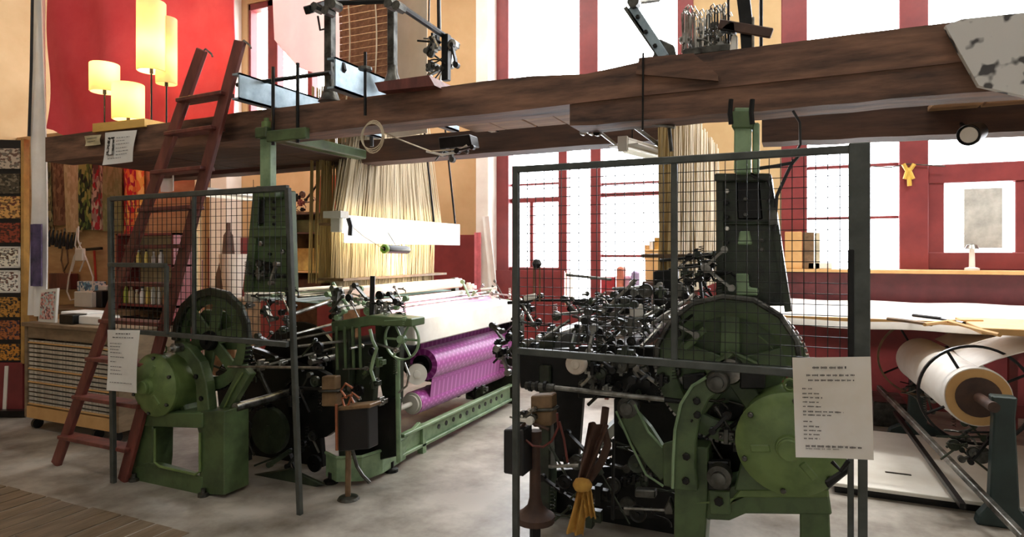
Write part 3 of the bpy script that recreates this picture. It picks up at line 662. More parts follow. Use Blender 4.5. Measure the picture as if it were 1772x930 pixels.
# warp sheet behind the healds (teal, white)
TEAL = mat('teal_warp', (150,180,176), .5, 0, (96,128,124), 8, (6,.4,1), .1)
build(MB().sheet(lambda u, v: (-3.95+.75*v, 3.75+1.9*u, 1.19-.03*v), 2, 2, .006, (0,0,1)), 'warp_sheet', TEAL, T)
build(MB().box((-3.98, 3.7, 1.16), (-3.90, 5.7, 1.24)), 'back_rest', WHITEP, T, bevel=.01)
for i in range(5): yrun(T, 'lease_rod', -3.85+.13*i, 1.225, 3.6, 5.7, .012, (WHITEP, STEEL, GREENL)[i % 3])
# harness: cords fanning up from the healds to the loft
def cords(x0, y0, y1, z0, x1, y2, y3, z1, n, r, seed):
    rr = random.Random(seed); mb = MB()
    for i in range(n):
        t = (i+.5)/n; a = Vector((x0+rr.uniform(-.01,.01), y0+(y1-y0)*t+rr.uniform(-.004,.004), z0)); b = Vector((x1+rr.uniform(-.03,.03), y2+(y3-y2)*t+rr.uniform(-.02,.02), z1))
        mb.tube(a, b, r*rr.uniform(.7,1.3), 3)
    return mb
f0 = P(592, 372, X=-3.22); f1 = P(764, 386, X=-3.22); g0 = P(619, 215, X=-3.22); g1 = P(742, 215, X=-3.22)
def ext(p, q, z): t = (z-p.z)/(q.z-p.z); return (p+(q-p)*t).y
Hn = thing('harness', (-3.22, 4.8, 1.3), 'fan of cream harness cords falling from the loft into the left loom', 'harness')
tops = 3.6
for k in range(4):
    xx = -3.22-.035*k
    o = build(cords(xx, f0.y-.02, f1.y+.02, 1.80, xx-.02, ext(f0, g0, 2.8), ext(f1, g1, 2.8), 2.8, 105, .0052, 20+k), 'fan_cords', CORD, Hn); o['kind'] = 'stuff'
    o = build(cords(xx, f0.y-.02, f1.y-.15, 1.25, xx, f0.y, f1.y-.15, 1.80, 110, .0045, 30+k), 'heald_cords', CORD, Hn); o['kind'] = 'stuff'
o = build(cords(-3.52, 4.0, 5.7, 1.3, -3.50, 4.05, 5.3, 2.9, 90, .008, 41), 'rear_cords', CORDD, Hn); o['kind'] = 'stuff'
o = build(cords(-3.60, 4.0, 5.7, 1.3, -3.58, 4.05, 5.3, 2.9, 90, .008, 42), 'rear_cords', CORDD, Hn); o['kind'] = 'stuff'
for i, z in enumerate((1.33, 1.76)): build(MB().box((-3.40, f0.y-.06, z), (-3.16, f1.y, z+.02)), 'comber_board', BROWNB, Hn)
# strip lamp over the harness
SL = thing('strip_lamp', (-3.08, 4.8, 1.7), 'white strip lamp hood glowing across the harness of the left loom', 'lamp')
la = P(592, 374, X=-3.06); lb = P(792, 391, X=-3.06)
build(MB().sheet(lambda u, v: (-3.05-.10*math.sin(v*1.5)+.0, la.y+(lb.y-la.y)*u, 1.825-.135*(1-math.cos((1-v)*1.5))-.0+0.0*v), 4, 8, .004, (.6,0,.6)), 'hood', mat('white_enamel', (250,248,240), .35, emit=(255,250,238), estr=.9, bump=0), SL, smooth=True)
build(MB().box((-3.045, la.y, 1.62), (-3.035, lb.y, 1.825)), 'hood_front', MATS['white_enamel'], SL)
build(MB().tube((-3.09, la.y+.05, 1.71), (-3.09, lb.y-.05, 1.71), .016, 10), 'tube', mat('lit_tube', (255,246,220), emit=(255,232,170), estr=14, bump=0), SL, smooth=True)
build(MB().box((-3.16, la.y-.09, 1.80), (-3.0, la.y, 1.85)).box((-3.14, la.y-.03, 1.70), (-3.06, la.y+.03, 1.80)), 'end_clamp', WHITEP, SL)
build(MB().path(pp([(603,378),(607,392),(606,408)], la.y+.02), .018), 'switch', BLACKP, SL)
l = bpy.data.lights.new('strip_glow', 'AREA'); l.shape = 'RECTANGLE'; l.size = 1.7; l.size_y = .05; l.energy = 16; l.color = (1, .86, .56)
lo = bpy.data.objects.new('strip_glow', l); COL.objects.link(lo); lo.location = (-3.10, (la.y+lb.y)/2, 1.69); lo.rotation_euler = (math.radians(0), math.radians(-28), math.pi/2)
lo.rotation_euler = Vector((.45,0,1)).to_track_quat('Z', 'X').to_euler(); 
for yy, px in ((lb.y-.05, 792), (lb.y-.45, 770)):
    tag(build(MB().tube((-3.06, yy, 1.83), (-3.06-.1, yy-.05, 2.9), .010), 'hanging_rod', IRON), 'dark rod from the loft holding the far end of the strip lamp' if px == 792 else 'dark slanted rod beside the far end of the harness', 'rod')
B = thing('cord_bobbin', P(684, 432, X=-2.95), 'black bobbin with a green end hanging in front of the harness', 'bobbin')
c = P(664, 431, X=-2.95); e = P(706, 433, X=-2.95)
build(MB().lathe(c, e-c, [(.022,.02),(.03,.03),(.034,.06),(.034,(e-c).length-.03),(.03,(e-c).length-.005),(.012,(e-c).length)], 20), 'body', BLACKP, B, smooth=True)
build(MB().lathe(c, e-c, [(.02,-.0),(.034,0),(.038,.01),(.036,.03),(.02,.03)], 20, True), 'end_ring', mat('lime_plastic', (140,190,60), .4), B, smooth=True)
build(MB().path([c, P(630,410,X=-3.0), P(604,388,X=-3.05)], .003), 'cord', CORD, B)
rod2 = MB().tube((-2.95, (c.y+e.y)/2, 1.60), (-3.03, (c.y+e.y)/2, 1.71), .003); build(rod2, 'hanger', IRON, B)

# ------------------------------------------------------------------ RIGHT LOOM
RL = thing('power_loom', (-.5, 3.2, 0), 'dark green power loom in the foreground right behind the mesh fence', 'loom')
T = RL
YG = 2.9
casting(T, [(1165,1010),(1168,770),(1186,772),(1226,776),(1226,860),(1214,1010)], YG, .18, GREEN, 'base_leg')
casting(T, [(1384,1010),(1384,846),(1434,846),(1440,1010)], YG, .18, GREEN, 'base_leg')
casting(T, [(1222,900),(1262,902),(1290,890),(1440,892),(1432,846),(1270,840),(1226,850)], YG-.01, .2, GREEN, 'base_rail')
casting(T, [(1168,1010),(1168,985),(1440,985),(1440,1010)], YG, .1, GREEN, 'base_rail')
casting(T, [(1226,850),(1262,850),(1264,892),(1228,892)], YG-.03, .05, GREEN, 'bolt_plate'); casting(T, [(1230,870),(1262,870),(1280,848),(1434,848),(1434,862),(1290,862)], YG-.02, .03, GREENB, 'base_lip')
motor(T, 1366, 772, .205, 2.80, .30, GREENB)
casting(T, [(1270,850),(1282,800),(1310,822),(1400,830),(1432,800),(1436,850)], 2.86, .16, GREEN, 'motor_cradle')
arm(T, [(1240,660),(1212,680),(1192,716),(1184,760),(1182,800),(1184,850)], [.04,.045,.05,.05,.052,.055], 2.84, .06, GREEN, holes=[(1206,694),(1207,718),(1188,790),(1187,832)])
build(MB().path(pp([(1222,654),(1198,668),(1178,700),(1168,745),(1165,800),(1164,846)], 2.83), .007), 'arm_edge_bead', GREENL, T, smooth=True)
c = P(1241, 662, Y=2.84); build(MB().lathe(c, (0,-1,0), [(.05,-.05),(.05,.0),(.042,.012),(.03,.014),(.028,.04),(.018,.045)], 18), 'arm_pin', DSTEEL, T, smooth=True)
c = P(1244, 828, Y=2.80); build(MB().lathe(c, (0,-1,0), [(.05,-.06),(.05,.0),(.03,.004),(.03,.03),(.018,.035)], 18), 'pivot', DSTEEL, T, smooth=True)
b = MB(); bolt(b, P(1244, 868, Y=2.86), .02); build(b, 'bolt', IRON, T)
casting(T, [(1224,800),(1262,800),(1264,850),(1224,850)], 2.87, .05, IRON, 'pivot_block')
# V brace to the left
arm(T, [(1082,720),(1108,752),(1132,790),(1158,822)], [.055,.06,.06,.055], 3.0, .05, GREEN, 'brace')
build(MB().path(pp([(1066,712),(1092,770),(1118,822),(1148,842)], 2.99), .006), 'brace_edge_bead', GREENL, T); build(MB().path(pp([(1098,700),(1122,748),(1146,774),(1164,772)], 2.99), .006), 'brace_edge_bead', GREENL, T)
c = P(1086, 706, Y=3.0); build(MB().lathe(c, (0,-1,0), [(.05,-.05),(.05,.01),(.03,.014),(.03,.03)], 16), 'brace_pin', DSTEEL, T, smooth=True)
casting(T, [(1146,770),(1166,764),(1166,846),(1148,842)], 2.97, .03, GREEN, 'brace_plate')
# gear
gc = P(1262, 641, Y=3.0)
gear(T, (gc.x, gc.z), .325, 3.0, .05, GREEN, STEEL, 5, 76)
arm(T, [(1134,640),(1136,600),(1160,556),(1198,526),(1250,514),(1304,520),(1350,548),(1378,590),(1386,640)], .012, 2.955, .04, DSTEEL, 'gear_guard')
casting(T, [(1150,640),(1160,590),(1196,546),(1250,532),(1308,540),(1352,580),(1366,640),(1330,700),(1190,700)], 3.07, .03, GREEN, 'gear_backplate')
for a_, b_ in (((1178,600),(1216,566)), ((1290,560),(1330,596)), ((1216,640),(1262,606)), ((1262,606),(1312,628))): casting(T, [a_, (a_[0]+8, a_[1]+10), (b_[0]+8, b_[1]+10), b_], 2.97, .03, GREEN, 'gear_rib')
casting(T, [(1180,650),(1220,646),(1222,676),(1182,676)], 2.96, .04, IRON, 'gearbox'); casting(T, [(1280,640),(1324,640),(1324,674),(1280,674)], 2.96, .04, IRON, 'gearbox')
casting(T, [(1226,690),(1290,690),(1290,840),(1268,846),(1226,800)], 3.1, .05, IRON, 'inner_plate')
# tower
casting(T, [(1239,530),(1240,304),(1330,304),(1348,420),(1362,530)], 3.12, .04, GREEND, 'tower_plate')
casting(T, [(1239,530),(1239,300),(1252,300),(1252,530)], 3.08, .22, GREEND, 'tower_flange')
build(MB().strip(pp([(1328,302),(1340,380),(1352,460),(1364,540)], 3.08), .014, (0,.2,0)), 'tower_flange', GREEND, T)
casting(T, [(1236,314),(1236,300),(1334,300),(1336,314)], 3.06, .24, GREEND, 'tower_cap'); casting(T, [(1252,384),(1340,384),(1341,390),(1252,390)], 3.1, .03, GREEND, 'tower_web')
casting(T, [(1274,314),(1314,314),(1320,380),(1276,380)], 3.112, .02, IRON, 'tower_recess')
for px, py, m_ in [(1258,331,WHITEP),(1258,396,WHITEP),(1258,352,IRON),(1258,376,IRON),(1318,416,DSTEEL),(1318,432,DSTEEL),(1258,420,IRON),(1290,345,DSTEEL),(1290,372,DSTEEL)]:
    b = MB(); bolt(b, P(px, py, Y=3.10), .011); build(b, 'bolt', m_, T)
casting(T, [(1280,400),(1296,398),(1302,424),(1276,424)], 3.10, .02, GREENL, 'number_plate')
casting(T, [(1272,474),(1294,474),(1296,498),(1312,500),(1312,512),(1274,512)], 3.05, .05, GREENL, 'tower_foot')
casting(T, [(1270,300),(1270,186),(1299,186),(1299,300)], 3.0, .07, GREENL, 'column'); casting(T, [(1302,300),(1302,212),(1314,212),(1314,300)], 3.02, .04, GREENL, 'column_strip')
casting(T, [(1266,222),(1266,192),(1302,192),(1302,222)], 2.99, .1, GREEN, 'column_head')
for px in (1265, 1302): build(MB().path(pp([(px,215),(px-2,196),(px,172)], 2.99), .011), 'u_bolt', IRON, T, smooth=True)
for q in ([(1298,300),(1310,308),(1330,312),(1336,336),(1330,350)], [(1374,276),(1362,300),(1344,340),(1340,400)], [(1310,292),(1340,288),(1372,282),(1384,268)]): build(MB().path(pp(q, 3.05), .008), 'cable', BLACKP, T, smooth=True)
casting(T, [(1328,360),(1344,358),(1346,390),(1330,392)], 3.04, .05, DSTEEL, 'junction_box')
# upper mechanism
clutter(T, 1170, 440, 1262, 520, 3.0, 3.5, 44, 51, .75, [STEEL, DSTEEL, IRON, IRON, IRON, GREEND])
clutter(T, 895, 515, 1120, 605, 2.95, 3.6, 84, 52, .72, [STEEL, DSTEEL, IRON, IRON, IRON, GREEND, DSTEEL])
clutter(T, 1000, 500, 1180, 600, 2.9, 3.3, 36, 53, .8, [STEEL, IRON, IRON, DSTEEL, GREEND])
for a_, b_, Ya, Yb, r_ in [((940,585),(985,555),3.0,3.1,.008), ((1110,600),(1165,540),2.9,3.2,.010), ((1130,560),(1200,510),2.95,3.3,.010), ((1090,560),(1150,530),3.0,3.2,.008), ((900,520),(1080,520),3.2,3.2,.007),
                       ((1060,500),(1130,498),3.3,3.3,.008), ((980,476),(1058,484),3.4,3.4,.008), ((960,545),(1060,535),3.1,3.4,.008), ((1180,560),(1230,520),2.9,3.2,.007)]:
    rod(T, a_, b_, Ya, Yb, r_, STEEL if r_ > .007 else IRON)
casting(T, [(1066,500),(1112,494),(1116,540),(1070,545)], 3.3, .1, IRON, 'dobby_block'); casting(T, [(1130,470),(1168,466),(1170,560),(1132,560)], 3.3, .12, IRON, 'dobby_block')
casting(T, [(1088,530),(1110,526),(1112,548),(1090,552)], 3.05, .03, WHITEP, 'white_tag'); casting(T, [(905,512),(925,508),(926,518),(906,522)], 3.0, .03, WHITEP, 'white_tag')
for px in (924, 934): rod(T, (px,462), (px,522), 3.05, r=.005, m=BROWNB, name='lever_stem')
c = P(929, 457, Y=3.05); build(MB().lathe(c, (0,0,1), [(.001,-.026),(.016,-.021),(.026,0),(.016,.021),(.001,.026)], 16), 'lever_knob', BLACKP, T, smooth=True)
# side frame below, its dark plates added for the shaded interior
casting(T, [(893,606),(1170,600),(1186,690),(1130,700),(1060,690),(900,672)], 3.42, .06, IRON, 'side_frame_top')
casting(T, [(1000,600),(1170,600),(1180,690),(1000,690)], 3.2, .05, IRON, 'side_frame_web')
casting(T, [(955,670),(1010,670),(1000,800),(960,800)], 3.4, .05, IRON, 'side_frame_leg'); casting(T, [(1062,690),(1182,690),(1182,900),(1062,900)], 3.45, .05, IRON, 'side_frame_leg')
casting(T, [(960,815),(1180,800),(1180,1000),(960,1000)], 3.55, .04, IRON, 'shade_panel')
build(MB().lathe((-1.0, 3.55, .98), (0,1,0), [(.09,0),(.09,2.2)], 30), 'cloth_beam', IRON, T, smooth=True)
build(MB().lathe((-.5, 3.6, .55), (0,1,0), [(.38,0),(.38,.03),(.2,.03),(.2,1.9),(.38,1.9),(.38,1.93)], 36), 'warp_beam', IRON, T, smooth=True)
for Yv, h in ((3.35, .9), (5.7, 1.0)): build(MB().bar((-1.32, Yv+.1, 0), (-1.32, Yv+.1, h), .07, .12), 'frame_leg', GREEND, T, bevel=.008)
build(MB().box((-1.42, 3.5, .95), (-1.30, 5.8, 1.06)), 'breast_beam', GREEND, T, bevel=.01); build(MB().box((-1.36, 3.5, .1), (-1.32, 5.8, .2)), 'bottom_rail', GREEND, T)
for xx, z in ((-1.2,1.1), (-1.0,1.14), (-.8,1.12)): yrun(T, 'cross_rod', xx, z, 3.3, 5.8, .014, STEEL)
build(MB().box((-1.05, 3.5, 1.16), (-.98, 5.7, 1.25)), 'reed_cap', mat('dark_cap_wood', (110,84,66), .5), T, bevel=.01)
clutter(T, 1000, 610, 1170, 690, 2.95, 3.15, 40, 54, .9, [IRON, IRON, DSTEEL, GREEND, STEEL])
clutter(T, 955, 770, 1160, 900, 3.1, 3.4, 40, 55, 1.2, [IRON, IRON, GREEND, DSTEEL])
clutter(T, 1190, 690, 1290, 800, 2.95, 3.05, 20, 56, .9, [IRON, IRON, DSTEEL])
clutter(T, 862, 570, 895, 640, 3.3, 3.6, 14, 57, .7, [IRON, DSTEEL, STEEL])
rod(T, (955,671), (1150,692), 2.88, r=.012, m=STEEL, name='long_shaft'); rod(T, (910,668), (960,672), 2.88, r=.02, m=DSTEEL, name='shaft_coupling'); rod(T, (1150,692), (1185,696), 2.88, r=.012, m=IRON, name='shaft_end')
for px in (916, 928, 942): build(MB().lathe(P(px, 669, Y=2.88), (1,0,.05), [(.026,0),(.026,.014)], 8), 'coupling_nut', IRON, T)
c = P(996, 631, Y=2.86); build(MB().lathe(c, (0,-1,0), [(.05,-.03),(.05,0),(.044,.008),(.022,.008),(.02,.014),(.010,.016)], 24), 'white_disc', mat('yellowed_white', (214,204,190), .5, 0, (180,166,150), 12), T, smooth=True)
casting(T, [(918,686),(954,684),(955,708),(918,710)], 2.95, .08, BROWNB, 'terminal_block'); casting(T, [(919,714),(955,712),(954,738),(922,740)], 2.95, .08, BROWNB, 'terminal_block'); casting(T, [(916,709),(958,708),(958,713),(916,714)], 2.94, .09, DSTEEL, 'mounting_strip')
casting(T, [(871,744),(905,744),(906,826),(871,820)], 2.86, .12, BLACKP, 'switch_box')
build(MB().path(pp([(893,735),(905,758),(922,772),(940,774),(955,764),(966,740),(964,715)], 2.9), .006), 'hose', RUBBER, T, smooth=True); build(MB().path(pp([(968,730),(976,760),(982,800)], 2.9), .006), 'hose', RUBBER, T, smooth=True)
build(MB().path(pp([(900,742),(912,730),(930,736),(950,744)], 2.92), .008), 'hose', LEATHER, T, smooth=True)
clutter(T, 893, 715, 920, 735, 2.9, 3.0, 8, 58, .5, [WHITEP, STEEL, DSTEEL])
p = P(926, 885, Y=3.0); build(MB().lathe((p.x, p.y, p.z-.05), (0,0,1), [(.10,0),(.10,.03),(.07,.05),(.04,.08),(.03,.12),(.026,.40),(.034,.40),(.034,.46)], 20), 'spindle_foot', LEATHER, T, smooth=True)
build(MB().tube((p.x, p.y, 0), (p.x, p.y, p.z-.04), .03), 'spindle_stem', IRON, T)
build(MB().path(pp([(1048,706),(1044,740),(1052,770),(1040,800),(1020,830)], 2.93), .02), 'strap_core', LEATHER, T, smooth=True)
def ragfn(u, v):
    q = lerp(P(1036, 735, Y=2.9), P(1004, 842, Y=2.9), v); return (q.x+(u-.5)*(.10-.05*v), q.y+.02*math.sin(u*11+v*2), q.z)
build(MB().sheet(ragfn, 10, 12, .02), 'leather_strap', LEATHER, T, smooth=True)
rod(T, (1060,900), (1062,760), 3.0, r=.008, m=IRON); rod(T, (950,808), (1002,806), 2.95, r=.009, m=STEEL); rod(T, (1080,880), (1160,884), 2.97, r=.007, m=STEEL)
casting(T, [(1098,848),(1134,850),(1134,864),(1098,862)], 3.0, .05, DSTEEL, 'pedal'); casting(T, [(1148,884),(1158,862),(1166,884),(1166,892),(1150,892)], 2.96, .04, DSTEEL, 'wedge')
casting(T, [(1426,835),(1470,806),(1474,816),(1434,848)], 2.62, .02, IRON, 'fence_stay')
RG = thing('yellow_rag', P(1008, 900, Y=2.86), 'yellow rag knotted to the leather strap of the right loom', 'rag')
def rg(cx0, cx1, w0, w1, y0, y1, ph):
    def fn(u, v):
        q = lerp(P(cx0, y0, Y=2.86), P(cx1, y1, Y=2.86), v); w_ = w0+(w1-w0)*v
        return (q.x+(u-.5)*w_, q.y+.018*math.sin(u*13+ph+v*3), q.z)
    return fn
build(MB().sheet(rg(1008, 994, .04, .085, 838, 925, 0), 12, 12, .012), 'hanging_end', RAG, RG, smooth=True)
build(MB().sheet(rg(1012, 1024, .04, .045, 838, 896, 2), 8, 10, .012), 'hanging_end', RAG, RG, smooth=True)
build(MB().lathe(P(1008, 840, Y=2.86), (1,0,.1), [(.01,-.045),(.03,-.03),(.034,0),(.028,.03),(.01,.045)], 12), 'knot', RAG, RG, smooth=True)
# harness of the right loom
Hn = thing('harness', (-.62, 4.6, 1.3), 'yellowed harness cords behind the tower of the right loom', 'harness')
for k in range(3):
    o = build(cords(-.62-.05*k, 3.6, 5.9, 1.3, -.62-.04*k, 3.62, 5.6, 2.42, 130, .007, 60+k), 'cords', (CORD, CORDD, CORDD)[k], Hn); o['kind'] = 'stuff'
build(MB().box((-.80, 3.55, 1.52), (-.55, 5.9, 1.54)), 'comber_board', BROWNB, Hn)
# ================================================================== LOFT GEAR (left jacquard head)
J = thing('jacquard_frame', (-2.8, 3.2, 2.49), 'open steel jacquard frame standing on pale channels above the left loom', 'loom frame')
def channel(T, x, y0, y1, z0, z1, m):
    return build(MB().box((x, y0, z0), (x+.012, y1, z1)).box((x-.05, y0, z1-.012), (x+.012, y1, z1)).box((x-.05, y0, z0), (x+.012, y1, z0+.012)), 'channel', m, T)
ca = P(412, 130, Y=2.9); cb = P(578, 110, Y=2.93)
channel(J, ca.x, 2.9, 4.4, 2.50, 2.665, BLUEM); channel(J, cb.x, 2.93, 4.4, 2.50, 2.68, BLUEM)
def post(T, px, y0, y1, Y, w_, m=IRON):
    a = P(px, y0, Y=Y); b = P(px, y1, Y=Y); build(MB().bar(b, a, w_, w_), 'post', m, T, bevel=.005)
post(J, 571, -20, 166, 3.2, .055, DSTEEL); post(J, 679, -20, 140, 3.35, .05, DSTEEL); post(J, 772, 60, 140, 3.75, .05, IRON)
for px, py, Y in ((571,160,3.2), (679,136,3.35)):
    q = P(px, py, Y=Y); build(MB().lathe(q-Vector((0,0,.06)), (0,0,1), [(.075,0),(.06,.02),(.035,.09),(.032,.14)], 14), 'post_foot', DSTEEL, J, smooth=True)
rod(J, (410,147), (572,126), 3.1, r=.014, m=IRON, name='tie_bar'); rod(J, (686,6), (792,78), 3.2, 3.95, .02, IRON, 'tie_bar'); rod(J, (571,6), (680,2), 3.25, 3.35, .016, IRON, 'tie_bar')
build(MB().bar(P(530,18,Y=3.1), P(600,-4,Y=3.5), .04, .05), 'top_bracket', IRON, J, bevel=.005)
for q in ((548,14), (568,20), (580,10), (676,8), (690,12)):
    build(MB().lathe(P(*q, Y=3.15), (0,1,0), [(.03,-.03),(.03,.04)], 8), 'nut', DSTEEL, J)
build(MB().path(pp([(571,48),(554,52),(550,28)], 3.2), .007), 'stay', IRON, J)
build(MB().lathe(P(588,119,Y=3.0), (0,1,0), [(.02,-.02),(.045,-.01),(.045,.01),(.02,.02)], 6), 'wing_nut', IRON, J); build(MB().lathe(P(421,143,Y=3.0), (0,1,0), [(.02,-.02),(.03,0),(.02,.02)], 8), 'nut', IRON, J)
for px in (632,): build(MB().tube(P(px, 90, Y=3.0), P(px, 200, Y=3.04), .009), 'hanger_bolt', IRON, J); build(MB().lathe(P(632,119,Y=3.0), (0,0,1), [(.04,-.008),(.04,.008)], 8), 'washer_plate', DSTEEL, J)
rod(J, (743,-20), (742,50), 3.8, r=.006, m=IRON); rod(J, (759,-20), (760,60), 3.8, r=.014, m=IRON)
clutter(J, 742, 62, 788, 132, 3.7, 3.9, 22, 71, .8, [IRON, IRON, DSTEEL, STEEL])
build(MB().lathe(P(784,78,Y=3.75), (0,1,0), [(.02,-.03),(.035,-.02),(.035,.02),(.02,.03)], 10), 'coupling', STEEL, J)
# light strips seen through the loft
channel(J, P(770,215,Y=3.4).x, 3.45, 4.15, 2.42, 2.46, WHITEP)
# punched card curtain
CARDM = mat('punched_cards', (160,116,86), .8, 0, (116,78,56), 30, bump=.1)
K = thing('card_chain', P(640, 200, Y=4.3), 'hanging brown chain of punched jacquard cards beyond the steel posts', 'card chain')
ca = P(584, 100, Y=4.25); cb = P(668, 100, Y=4.25)
for i in range(54):
    z = 2.72+i*.058; bow = .06*math.sin(i*.16)
    build(MB().box((ca.x, 4.22+bow, z), (cb.x, 4.228+bow, z+.052)), 'card', CARDM, K)
build(MB().path([(ca.x+.12, 4.2+.06*math.sin(i*.16), 2.72+i*.058) for i in range(54)], .006), 'lacing', CORD, K)
build(MB().path([(cb.x-.10, 4.2+.06*math.sin(i*.16), 2.72+i*.058) for i in range(54)], .006), 'lacing', CORD, K)
K2 = P(668, 0, Y=4.35); K3 = P(741, 0, Y=4.35)
tag(build(MB().sheet(lambda u, v: (K2.x+(K3.x-K2.x)*u, 4.36+.03*math.sin(u*5), 2.5+3.1*v), 8, 8, .006), 'cream_dust_sheet', mat('cream_sheet', (226,214,196), .8, 0, (206,192,170), 2), smooth=True), 'plain cream sheet hanging behind the card chain on the loft', 'sheet')
def bigcloth(u, v):
    l0 = P(462, 0, Y=5.0).x; r0 = P(585, 0, Y=5.0).x
    z0 = P(500, 118, Y=5.0).z; z = z0+(5.6-z0)*v+.32*(1-v)*(abs(1-u)**3)-.15*(1-v)*u
    return (l0+(r0-l0)*u+.10*(1-v)*(1-u)**2, 5.0+.05*math.sin(u*8), z)
tag(build(MB().sheet(bigcloth, 16, 16, .01), 'white_dust_sheet', SHEER, smooth=True), 'big white dust sheet hanging in a curve left of the jacquard frame', 'sheet')
tag(build(MB().sheet(lambda u, v: (P(483,130,Y=4.6).x+.42*u, 4.6+.3*u, 2.55+.28*v*(1-.6*u)+.03*math.sin(u*6)), 8, 6, .01), 'white_dust_sheet', WCLOTH, smooth=True), 'low fold of white sheet lying on the pale channel', 'sheet')
# cable coil and strings under the beam
CO = thing('cable_coil', P(643, 240, Y=3.05), 'coil of thin white cable hanging under the front beam above the left loom', 'cable')
c = P(643, 236, Y=3.04)
for k in range(3): build(MB().path([c+Vector((.075*math.cos(a), .008*k, (.075+.01*k)*math.sin(a))) for a in [i*math.pi/10 for i in range(21)]], .0035), 'loop', CORD, CO, smooth=True)
build(MB().path([c, c+Vector((0,0,-.06))], .012), 'black_tie', BLACKP, CO)
build(MB().path([P(660,228,Y=3.1), P(700,245,Y=3.3), P(745,262,Y=3.6), P(800,258,Y=3.7)], .005), 'tail', CORD, CO)
FX = thing('pulley_bracket', P(780, 250, Y=3.7), 'dark bracket with small pulleys hanging below the planks', 'bracket')
casting(FX, [(758,238),(812,232),(816,252),(760,258)], 3.7, .12, IRON, 'bracket_block')
build(MB().path(pp([(738,262),(764,268),(790,264),(808,252)], 3.68), .008), 'curved_pipe', WHITEP, FX, smooth=True); clutter(FX, 764, 256, 812, 272, 3.68, 3.8, 8, 72, .6)
# hanging fluorescent light under the beams, aisle side of right loom
def batten(name, label, p, q, on=0):
    T = thing(name, (p+q)/2, label, 'light')
    d = (q-p).normalized(); n_ = Vector((-d.y, d.x, 0))
    build(MB().bar(p, q, .06, .05), 'housing', WHITEP, T, bevel=.006)
    for s in (-1, 1): build(MB().bar(p+n_*s*.055+Vector((0,0,-.015)), q+n_*s*.055+Vector((0,0,-.015)), .06, .006), 'reflector_wing', WHITEP, T)
    build(MB().tube(p+Vector((0,0,-.045))+d*.03, q+Vector((0,0,-.045))-d*.03, .014, 10), 'tube', mat('milky_tube', (240,240,226), .3, emit=(255,250,230), estr=.4, bump=0), T, smooth=True)
    for e in (p, q): build(MB().bar(e+Vector((0,0,-.05)), e+Vector((0,0,.03)), .05, .03), 'end_cap', WHITEP, T)
    for t in (.15, .85): build(MB().tube(lerp(p, q, t), lerp(p, q, t)+Vector((0,0,.16)), .003), 'wire', IRON, T)
    return T
batten('hanging_light', 'white fluorescent batten hanging under the beam at the centre', P(1078,246,Y=3.35), P(1168,272,Y=4.25))
batten('hanging_light', 'long grey-white fluorescent batten hanging behind the ladder', P(345,328,Y=3.9), P(452,340,Y=5.0))
SB = thing('curtain_track', P(1100, 215, Y=3.4), 'steel rails with hooks hanging under the middle of the front beam', 'rail')
rod(SB, (978,182), (1065,250), 3.2, 4.1, .010, STEEL); rod(SB, (1086,210), (1168,272), 3.2, 4.2, .012, DSTEEL); rod(SB, (1070,204), (1168,220), 3.2, 3.25, .010, STEEL, 'rail'); rod(SB, (1158,222), (1162,262), 3.25, r=.010, m=DSTEEL)
clutter(SB, 1018, 212, 1040, 230, 3.3, 3.4, 6, 73, .5, [IRON, STEEL]); clutter(SB, 1086, 205, 1112, 222, 3.3, 3.4, 6, 74, .5, [IRON, STEEL])
# loft gear above the right loom
R = thing('lever_frame', P(1130, 100, Y=3.2), 'slanted pale steel lever bolted on the front beam above the right loom', 'lever')
build(MB().bar(P(1150,100,Y=3.12), P(1092,12,Y=3.12), .05, .02, (0,1,0)), 'lever', BLUEM, R, bevel=.004); build(MB().bar(P(1142,100,Y=3.14), P(1084,16,Y=3.14), .02, .06, (0,1,0)), 'lever_flange', DSTEEL, R)
for q in ((1104,30), (1118,56), (1134,80)): b = MB(); bolt(b, P(*q, Y=3.11), .011); build(b, 'bolt', IRON, R)
casting(R, [(1128,100),(1140,66),(1166,78),(1170,98)], 3.15, .04, DSTEEL, 'lever_bracket'); build(MB().tube(P(1092,6,Y=3.12), P(1140,0,Y=3.3), .01), 'rod', DSTEEL, R)
build(MB().lathe(P(1097,4,Y=3.10), (0,1,0), [(.03,-.02),(.03,.03)], 10), 'pivot', DSTEEL, R)
tag(build(MB().tube(P(1113,92,Y=3.05), P(1112,226,Y=3.05), .005), 'tie_wire', IRON), 'thin dark wire hanging in front of the beam from the pale lever', 'wire')
N = thing('needle_bank', P(1220, 96, Y=3.25), 'bank of upright steel hooks and needles on the beam above the right loom', 'needles')
rr = random.Random(5)
for i in range(46):
    px = 1180+i*1.75+rr.uniform(-1,1); top = (12 if i < 12 else 22 if i < 26 else 12)+rr.uniform(-4, 16); bot = 92-i*.15
    Y = rr.uniform(3.15, 3.32); a = P(px, bot, Y=Y); b = P(px+rr.uniform(-3,3), top, Y=Y)
    build(MB().path([a, b, b+Vector((.012,0,.01)), b+Vector((.02,0,-.01))], .0035, 5), 'hook', rr.choice([STEEL, STEEL, DSTEEL, WHITEP]), N)
clutter(N, 1182, 50, 1262, 92, 3.15, 3.3, 22, 75, .55, [STEEL, DSTEEL, IRON, STEEL])
casting(N, [(1180,98),(1182,84),(1264,74),(1264,88)], 3.14, .18, DSTEEL, 'needle_board')
G = thing('griffe_post', P(1295, 84, Y=3.2), 'black curved post with a cross bar on the beam above the right loom', 'post')
build(MB().strip(pp([(1284,-20),(1290,30),(1294,88)], 3.12), .028, (0,.05,0)), 'post', IRON, G); build(MB().bar(P(1244,42,Y=3.10), P(1336,58,Y=3.10), .02, .045), 'cross_bar', LEATHER, G, bevel=.004)
